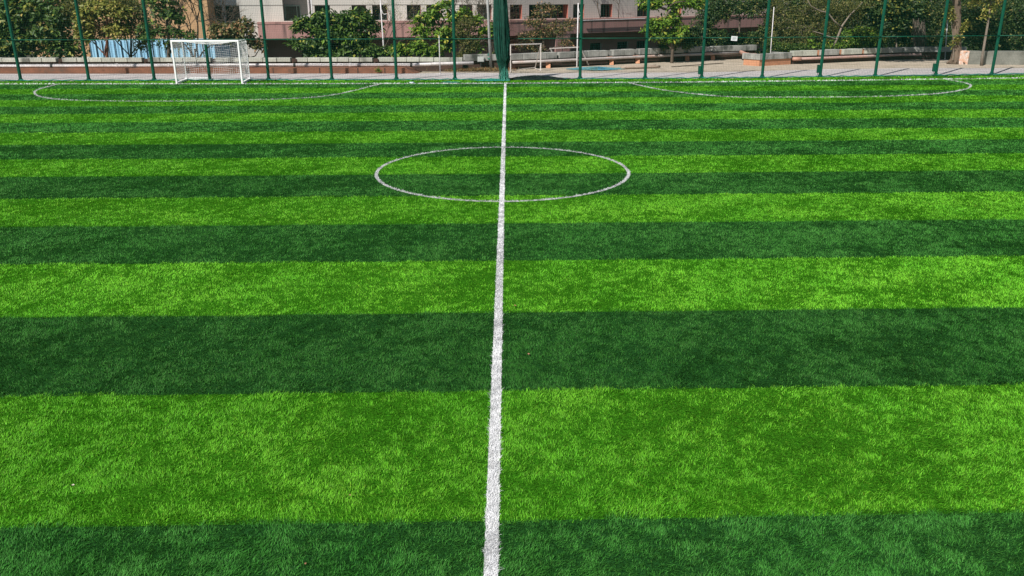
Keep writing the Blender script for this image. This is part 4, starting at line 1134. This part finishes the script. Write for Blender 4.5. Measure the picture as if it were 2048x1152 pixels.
# left group
tree('leafy_tree', 'dense dark broad-leaved tree at the far left behind the wall', 'tree', 51.5, [(48, 115), (50, 60), (55, 20)],
     [(20, 30, 42, 32), (62, 16, 48, 26), (95, 60, 42, 32), (38, 82, 46, 28), (125, 96, 38, 18), (-20, 60, 40, 50), (120, 25, 35, 28), (0, 98, 40, 16)], 7000, 0.34, 'big', 11, 0.12, 6, extra=('yellow', 500))
tree('leafy_tree', 'yellow-green leafy tree with a reddish trunk second from left', 'tree', 50.6, [(214, 115), (214, 45), (212, 10)],
     [(205, 16, 40, 14), (240, 25, 26, 12), (172, 40, 24, 20), (235, 62, 25, 12), (170, 72, 18, 14)], 2400, 0.30, 'yellow', 12, 0.09, 5, barkm=mat('reddish_bark', (0.25, 0.10, 0.06), (0.12, 0.05, 0.035), rough=0.9))
tree('leafy_tree', 'grey-green fine-leaved tree before the left end of the ochre wall', 'tree', 51.5, [(262, 115), (262, 50)],
     [(262, 22, 32, 26), (280, 60, 26, 22), (240, 50, 28, 22), (205, 60, 34, 20), (160, 20, 40, 30), (285, 88, 20, 14), (225, 5, 50, 14)], 6500, 0.17, 'olive', 13, 0.08)
tree('dark_tree', 'dark leafy tree standing directly left of the white goal', 'tree', 50.8, [(338, 115), (337, 70), (332, 20)],
     [(318, 16, 34, 22), (300, 62, 30, 22), (352, 28, 24, 20), (338, 66, 34, 14), (372, 72, 26, 10), (330, -5, 40, 16), (350, 92, 34, 9)], 2000, 0.27, 'big', 14, 0.11, 6, gap=0.15)
b_ = W(374, 80, 55); bare('bare_tree', 'leafless twiggy tree against the ochre wall', (b_[0], 55, -2.2), W(392, -60, 55), 0.62, 5, 0.1, 5, fan=4)
tree('dry_bush', 'brown-green bush right behind the top of the white goal', 'bush', 52, [(497, 115), (480, 80)],
     [(448, 60, 36, 14), (490, 55, 22, 16), (505, 86, 20, 12), (440, 76, 26, 12), (470, 74, 26, 12), (520, 90, 12, 8)], 2000, 0.29, 'dry', 16, 0.09, 5)
tree('broad_tree', 'broad layered dark green tree between the goal and the white pole', 'tree', 51.5, [(700, 115), (692, 80), (672, 45)],
     [(655, 38, 34, 13), (618, 50, 32, 14), (712, 38, 36, 16), (742, 55, 22, 9), (600, 58, 14, 8), (660, 68, 44, 14), (710, 82, 40, 16), (628, 92, 42, 13), (592, 88, 20, 6), (690, 104, 42, 10), (640, 108, 36, 7), (690, 58, 30, 12)], 6200, 0.33, 'big', 17, 0.13, 6, extra=('bright', 500), gap=0.14)
tree('low_bush', 'low dark bush at the foot of the white pole', 'bush', 50.8, [(745, 117)], [(742, 103, 26, 10), (768, 106, 26, 9)], 900, 0.28, 'big', 18, 0.05, 5)
tree('low_bush', 'low bright green bush left of the thin rusty pole', 'bush', 50.5, [(830, 116)], [(800, 103, 24, 12), (835, 98, 22, 14), (862, 104, 22, 12)], 1500, 0.29, 'bright', 19, 0.05, 6)
tree('bright_tree', 'bright green broad-leaved tree left of the lamp pole', 'tree', 51, [(908, 116), (902, 80), (880, 50)],
     [(862, 34, 26, 12), (848, 62, 26, 10), (888, 12, 18, 7), (905, 34, 18, 10), (928, 28, 20, 8), (950, 40, 20, 8), (888, 62, 26, 10), (968, 64, 16, 10), (900, 78, 28, 7), (832, 42, 14, 5), (892, 98, 16, 9), (955, 98, 16, 6), (985, 62, 10, 12)], 2700, 0.30, 'bright', 20, 0.1, 6, gap=0.14)
tree('olive_tree', 'fine grey-green tree overlapping the bright green tree', 'tree', 50.6, [(932, 116), (930, 70)],
     [(935, 45, 22, 18), (925, 68, 22, 16), (938, 90, 20, 18), (915, 52, 15, 10), (925, 112, 18, 10)], 4200, 0.12, 'olive', 21, 0.05)
b_ = W(762, 60, 60); bare('sapling', 'thin yellow-leaved sapling in front of the windows by the white pole', (b_[0], 60, -2.2), W(755, -30, 60), 0.55, 31, 0.05, 5, foli=650, fan=3)
b_ = W(900, 60, 60); bare('bare_tree', 'leafless tree behind the bright green tree', (b_[0] + .2, 60, -2.2), W(945, -50, 60), 0.6, 33, 0.07, 5, foli=250, fan=4)
tree('thin_tree', 'sparse brown-leaved tree standing behind the upright practice goal', 'tree', 52.5, [(1087, 105), (1087, 60), (1084, 20)],
     [(1070, 45, 26, 14), (1092, 20, 30, 14), (1112, 58, 26, 18), (1060, 72, 26, 12), (1046, 92, 18, 8), (1132, 88, 16, 10), (1140, 48, 14, 12), (1085, 66, 22, 12), (1070, 98, 22, 7)], 3300, 0.15, 'dry', 23, 0.075, gap=0.1, twigs=18)
for x_, sd in ((1201, 41), (1237, 42)):
    q = on_wall(x_, -0.7); b0 = np.array([q[0], q[1], zb2 - 0.01]); bare('bare_tree', 'left of two leafless trees growing on the pink terrace' if x_ < 1210 else 'right of two leafless trees growing on the pink terrace', b0, b0 + np.array([0.1 if x_ > 1210 else -0.8, 0, 3.2]), 0.62, sd, 0.045, 5, fan=3)
tree('bright_tree', 'bright green tree in front of the receding wing of the building', 'tree', 55, [(1345, 100), (1337, 60), (1335, 20)],
     [(1300, 4, 30, 9), (1355, 6, 36, 10), (1392, 4, 20, 12), (1318, 50, 26, 13), (1300, 60, 16, 9), (1345, 42, 20, 14), (1338, 76, 28, 9), (1362, 62, 20, 10), (1312, 74, 18, 6), (1300, 14, 20, 7)], 3600, 0.27, 'bright', 24, 0.1, 5, gap=0.12)
tree('low_bush', 'dark bush under the bright tree of the receding wing', 'bush', 56, [(1345, 100)], [(1335, 92, 22, 8), (1372, 86, 22, 12), (1385, 70, 15, 15)], 1500, 0.2, 'dark', 25, 0.05, 5)
tree('dark_tree', 'dark green tree right of the bright tree of the wing', 'tree', 59, [(1412, 95), (1415, 40)],
     [(1405, 58, 28, 28), (1420, 25, 30, 22), (1440, 5, 40, 14), (1395, 85, 22, 14), (1430, 75, 26, 18)], 5600, 0.19, 'dark', 26, 0.12, 4)
tree('dark_tree', 'dark tree spreading above the stained pink band near the white notice', 'tree', 61, [(1476, 95), (1480, 40)],
     [(1470, 16, 36, 14), (1505, 20, 26, 16), (1445, 30, 22, 14), (1500, 80, 26, 15), (1465, 82, 28, 15), (1525, 65, 16, 16), (1520, 0, 30, 14)], 5600, 0.18, 'dark', 27, 0.1, 4, extra=('olive', 900))
tree('olive_tree', 'tall olive-brown fine-leaved tree right of the thin white pole', 'tree', 61, [(1625, 100), (1640, 60), (1630, 20)],
     [(1560, 28, 34, 32), (1600, 62, 44, 32), (1632, 18, 46, 26), (1582, 90, 36, 14), (1655, 66, 38, 28), (1690, 26, 36, 28), (1540, 70, 24, 28)], 17000, 0.14, 'olive', 28, 0.1, barkm=bark_pale, shell=0.4)
mbp = [(1665, 95), (1672, 82), (1678, 68), (1684, 52), (1700, 30), (1725, 5)]
root = thing('vine_tree', W(1665, 95, 60) * np.array([1, 1, 0]) + np.array([0, 0, -2.2]), 'crooked pale forked trunk before the olive tree', 'tree')
mb = MB(); lim = [W(a, b, 60) for a, b in mbp]; mb.tube([np.array([lim[0][0], 60, -2.2])] + lim, [0.11, 0.1, 0.09, 0.085, 0.07, 0.05, 0.035], 8)
mb.tube([W(1684, 56, 60), W(1668, 42, 59.9), W(1655, 25, 59.9), W(1640, 22, 59.8), W(1622, 12, 59.8), W(1612, -5, 59.8)], [0.07, 0.06, 0.05, 0.04, 0.03, 0.02], 8)
mb.tube([W(1674, 80, 60), W(1660, 74, 59.9), W(1645, 68, 59.8), W(1625, 62, 59.8)], [0.07, 0.05, 0.035, 0.02], 8)
obj('trunk', mb, bark_pale, root, smooth=True)
k_ = pxm(60); foliage('crown', [(*W(1700, 12, 60), 30 / k_, 14 / k_), (*W(1735, 8, 60), 20 / k_, 10 / k_), (*W(1655, 50, 60), 22 / k_, 12 / k_)], 900, 0.12, LM['olive'], root, 77, gap=0.1)
tree('low_bush', 'glossy green bush above the right wall under the crooked trunk', 'bush', 60.3, [(1700, 97)], [(1725, 68, 32, 16), (1715, 86, 44, 12), (1665, 90, 34, 10), (1750, 84, 22, 14), (1690, 72, 24, 14)], 4800, 0.17, 'bright', 29, 0.06, 4, extra=('big', 1500))
tree('low_bush', 'pale green broad-leaved seedling left of the crooked trunk', 'bush', 58.2, [(1622, 104)], [(1622, 92, 7, 10), (1626, 78, 6, 6)], 140, 0.25, 'bright', 129, 0.02, 5)
tree('low_bush', 'green creeper bush behind the terracotta box', 'bush', 58.4, [(1570, 104)], [(1560, 95, 26, 9), (1595, 96, 30, 9), (1540, 84, 14, 10)], 3000, 0.13, 'big', 130, 0.04)
tree('broad_tree', 'dark broad-leaved tree with yellow leaves over a thin pale trunk', 'tree', 61.5, [(1793, 96), (1791, 45)],
     [(1742, 20, 42, 22), (1790, 14, 40, 18), (1802, 50, 26, 20), (1768, 44, 24, 20), (1828, 26, 30, 24), (1765, -5, 50, 14)], 4800, 0.32, 'dark', 30, 0.07, 5, barkm=bark_pale, extra=('yellow', 700))
tree('hedge_bush', 'dark tangled bush with dry vines left of the thick brown trunk', 'bush', 62, [(1850, 96)], [(1835, 70, 34, 26), (1875, 55, 30, 36), (1800, 84, 30, 14), (1890, 88, 24, 14), (1850, 92, 40, 10), (1880, 20, 26, 22)], 9000, 0.14, 'dark', 32, 0.08, extra=('olive', 1500))
mb = MB(); root = thing('dry_vine', W(1838, 90, 61.3) * np.array([1, 1, 0]) + np.array([0, 0, -2.2]), 'curtain of dry hanging vines left of the thick brown trunk', 'vine')
r_ = np.random.default_rng(8)
for k in range(70):
    x_ = r_.uniform(1826, 1850); y_ = r_.uniform(35, 50); mb.tube([W(x_, y_, 61.2 - r_.random() * .5), W(x_ + r_.normal(0, 2), y_ + 20, 61.2 - r_.random() * .5), W(x_ + r_.normal(0, 3), min(95, y_ + r_.uniform(35, 60)), 61.2)], 0.012, 4)
obj('vine_stems', mb, bark_pale, root)
# thick trunk with climbing plant; its high crown spreads above the frame and shades the corner
bt = G(1912, 127.5)
root = thing('big_tree', bt, 'thick brown trunk rising beside the peeling wall end at right', 'tree')
mb = MB(); tp = [W(1908, 129, bt[1]), W(1911, 120, bt[1]), W(1914, 100, bt[1]), W(1913, 60, bt[1]), W(1914, 20, bt[1]), W(1912, -40, bt[1]), W(1905, -110, bt[1])]
tp[0][2] = -0.05; mb.tube(tp, [0.42, 0.33, 0.27, 0.25, 0.24, 0.22, 0.16], 14)
top = tp[-1]
hc = [(top[0] + a_, bt[1] + b_, top[2] + c_, 2.3, 1.0) for a_, b_, c_ in ((-7.5, -1.0, .4), (-5, -2.2, .9), (-4.5, 1.0, .2), (-2, -1.2, 1.4), (0.5, -2.4, .8), (1.5, 0.8, 1.0), (4, -1.5, .6), (6.5, -2.0, .5), (-1.5, 1.6, .6))]
for i, c in enumerate(hc): limb(mb, tp[-2], np.array(c[:3]), 0.14, 0.05, 300 + i)
for k in range(6):
    a_ = k * 1.05; mb.tube([np.array([bt[0] + .25 * math.cos(a_), bt[1] + .25 * math.sin(a_), .3]), np.array([bt[0] + .6 * math.cos(a_), bt[1] + .5 * math.sin(a_), .02])], [0.12, 0.05], 7)
obj('trunk', mb, mat('thick_bark', (0.20, 0.145, 0.105), (0.10, 0.07, 0.05), scale=4, rough=0.95, bump=0.04, stretch=(1, 1, .3)), root, smooth=True)
foliage('crown', hc, 12000, 0.32, LM['big'], root, 90, 6)
kq = pxm(bt[1] - .3)
root = thing('climbing_plant', bt + np.array([0.1, -0.3, 0]), 'yellow-green climbing plant clinging to the thick brown trunk', 'plant')
cl_ = [(1898, 24, 7, 14), (1904, 34, 6, 8), (1932, 52, 9, 8), (1926, 62, 7, 8), (1918, 76, 6, 7), (1912, 84, 6, 6), (1902, 90, 5, 4), (1936, 46, 6, 5)]
C_ = [(*W(a, b, bt[1] - .38), c / kq, d / kq) for a, b, c, d in cl_]
mb = MB(); mb.tube([W(1906, 120, bt[1] - .34), W(1908, 90, bt[1] - .32), W(1920, 70, bt[1] - .32), W(1928, 50, bt[1] - .3)], [0.03, 0.03, 0.02, 0.015], 6); mb.tube([W(1908, 90, bt[1] - .32), W(1903, 50, bt[1] - .32), W(1899, 15, bt[1] - .32)], [0.02, 0.02, 0.01], 6)
obj('stem', mb, bark_pale, root); foliage('leaves', C_, 520, 0.19, LM['yellow'], root, 91, 4)
bt2 = G(1963, 131)
root = thing('slender_tree', bt2, 'slender leaning pale trunk with yellow leaves at far right', 'tree')
mb = MB(); tp = [bt2 - np.array([0, 0, .05]), W(1965, 112, bt2[1]), W(1971, 75, bt2[1]), W(1977, 40, bt2[1]), W(1981, 0, bt2[1]), W(1984, -40, bt2[1])]; mb.tube(tp, [0.1, 0.08, 0.07, 0.06, 0.05, 0.03], 10)
kq = pxm(bt2[1]); C_ = [(*W(a, b, bt2[1]), c / kq, d / kq) for a, b, c, d in ((1980, 18, 16, 9), (1968, 36, 10, 6), (1990, 2, 22, 9), (1950, 8, 16, 7), (1965, -10, 30, 12))]
for i, c in enumerate(C_): limb(mb, tp[-2], np.array(c[:3]), 0.03, 0.01, 400 + i)
obj('trunk', mb, bark_pale, root, smooth=True); foliage('crown', C_, 800, 0.22, LM['yellow'], root, 92, 5)
tree('dark_tree', 'dark green tree filling the far right edge', 'tree', 60, [(1995, 100), (2000, 40)], [(1985, 42, 40, 28), (2032, 25, 32, 30), (2030, 80, 36, 22), (1950, 64, 26, 26), (1990, 90, 40, 12), (2075, 50, 40, 45), (1950, 15, 30, 22)], 11000, 0.17, 'dark', 34, 0.12, extra=('olive', 900))

# far wood behind everything (reads as one mass)
cl = []
r_ = np.random.default_rng(55)
for x_ in range(1370, 2300, 34):
    for y_ in (-30, 5, 45, 85, 115):
        p = W(x_ + r_.uniform(-10, 10), y_ + r_.uniform(-6, 6), 69 if x_ > 1570 else 66.5); kk = pxm(69)
        if x_ < 1570 and 25 < y_ < 60: continue
        if x_ < 1570 and y_ < 0: continue
        cl.append((p[0], p[1] + r_.uniform(-1, 1), p[2], 30 / kk, 26 / kk))
for x_ in range(1560, 2700, 40):
    for y_ in (-40, 0, 40, 80, 110):
        p = W(x_, y_ + r_.uniform(-6, 6), 78); kk = pxm(78); cl.append((p[0], p[1], p[2], 40 / kk, 32 / kk))
for x_ in range(-400, 300, 28):
    for y_ in (-20, 20, 60, 100):
        if x_ > 165 and y_ > 55: continue
        p = W(x_ + r_.uniform(-6, 6), y_ + r_.uniform(-6, 6), 59.5); kk = pxm(59.5); cl.append((p[0], p[1] + r_.uniform(-.6, .6), p[2], 27 / kk, 24 / kk))

tag(foliage('far_wood', cl, 80000, 0.36, LM['dark'], None, 56, 0, shell=0.5, gap=-0.2), 'dark mass of wood behind the nearer trees', 'wood', kind='stuff')

# dry grass and litter in the corner left of the gathered net
P_ = []
for k in range(2600):
    x_ = random.gauss(955, 30); y_ = random.uniform(138.8, 143.5) + abs(x_ - 955) * 0.015; P_.append(G(x_, y_))
P_ = np.array(P_); D_ = unit(rng.normal(0, 0.35, P_.shape) + np.array([0, 0, 1.0])); V, F = leaf_mesh(P_, unit(rng.normal(size=P_.shape) * np.array([1, 1, .1])), D_, rng.uniform(0.08, 0.24, len(P_)), 0.12)
tag(np_mesh('dry_grass', V, F, leaf_mat('straw', (0.16, 0.13, 0.06), (0.40, 0.30, 0.15), (0.5, 0.22, 0.08), 0.1)), 'dry straw-coloured grass tufts by the foot of the lamp pole', 'grass', kind='stuff')
tree('low_bush', 'dark scrubby bush behind the grey cabinet', 'bush', 50.6, [(960, 125)], [(945, 122, 22, 12), (985, 122, 16, 14), (1000, 108, 14, 14), (965, 132, 14, 5)], 2200, 0.13, 'dark', 60, 0.04, zb=-0.05)
tree('weed', 'small green weed sprouting from the terracotta plinth', 'plant', G(756, 146)[1] - .35, [(756, 144), (756, 140)], [(756, 139, 4, 4)], 45, 0.13, 'bright', 61, 0.01, 4, zb=0.0, twigs=3)

# ------------------------------------------------------------------ small things on the turf
def small_leaf(x_, y_, s, c1, label, name='fallen_leaf', cat='leaf'):
    p = G(x_, y_, 0.035); mb = MB(); n = 9; a0 = rng.uniform(0, 3); top_ = []; 
    ring = [(math.cos(t_) * s * (1.0 - 0.25 * math.cos(2 * t_)), math.sin(t_) * s * 0.55) for t_ in np.linspace(0, 2 * math.pi, n, endpoint=False)]
    v = [(p[0], p[1], p[2] + s * 0.12)]
    for dx_, dy_ in ring:
        X_ = dx_ * math.cos(a0) - dy_ * math.sin(a0); Y_ = dx_ * math.sin(a0) + dy_ * math.cos(a0); v.append((p[0] + X_, p[1] + Y_, p[2] + 0.35 * s * abs(dy_) / s + rng.uniform(0, .15) * s))
    v += [(a, b, c - 0.002) for a, b, c in v]; f = [(0, 1 + k, 1 + (k + 1) % n) for k in range(n)] + [(n + 1, n + 2 + (k + 1) % n, n + 2 + k) for k in range(n)] + [(1 + k, n + 2 + k, n + 2 + (k + 1) % n, 1 + (k + 1) % n) for k in range(n)]
    mb.add(v, f); tag(obj(name, mb, mat(name, c1, rough=0.8), origin=p), label, cat)


small_leaf(1030, 611, 0.022, (0.35, 0.16, 0.08), 'tiny brown leaf on a light stripe just right of the centre line')
small_leaf(1057, 708, 0.020, (0.40, 0.20, 0.12), 'tiny reddish leaf on the dark stripe right of the centre line')
small_leaf(146, 970, 0.016, (0.60, 0.55, 0.42), 'tiny pale leaf on the nearest light stripe at left')
small_leaf(700, 990, 0.013, (0.28, 0.18, 0.08), 'tiny dull brown leaf on the nearest light stripe left of the centre line')
small_leaf(611, 1127, 0.012, (0.34, 0.17, 0.09), 'tiny leaf on the nearest dark stripe')
# crushed bottle behind the touchline
p = G(824, 165.2, 0.05); root = thing('plastic_bottle', p, 'crushed clear plastic bottle behind the far touchline', 'bottle')
mb = MB(); mb.tube([p + np.array([-.12, 0, 0]), p + np.array([-.1, 0, 0]), p + np.array([-.02, 0, 0]), p + np.array([.05, 0, .005]), p + np.array([.08, 0, .005])], [0.03, 0.04, 0.032, 0.04, 0.016], 12); obj('bottle_body', mb, mat('pale_plastic', (0.6, 0.68, 0.72), (0.35, 0.45, 0.5), scale=30, rough=0.2), root, smooth=True)
mb = MB(); mb.tube([p + np.array([.08, 0, .005]), p + np.array([.105, 0, .005])], 0.019, 10); obj('cap', mb, mat('blue_cap', (0.05, 0.2, 0.5)), root)
print('done')
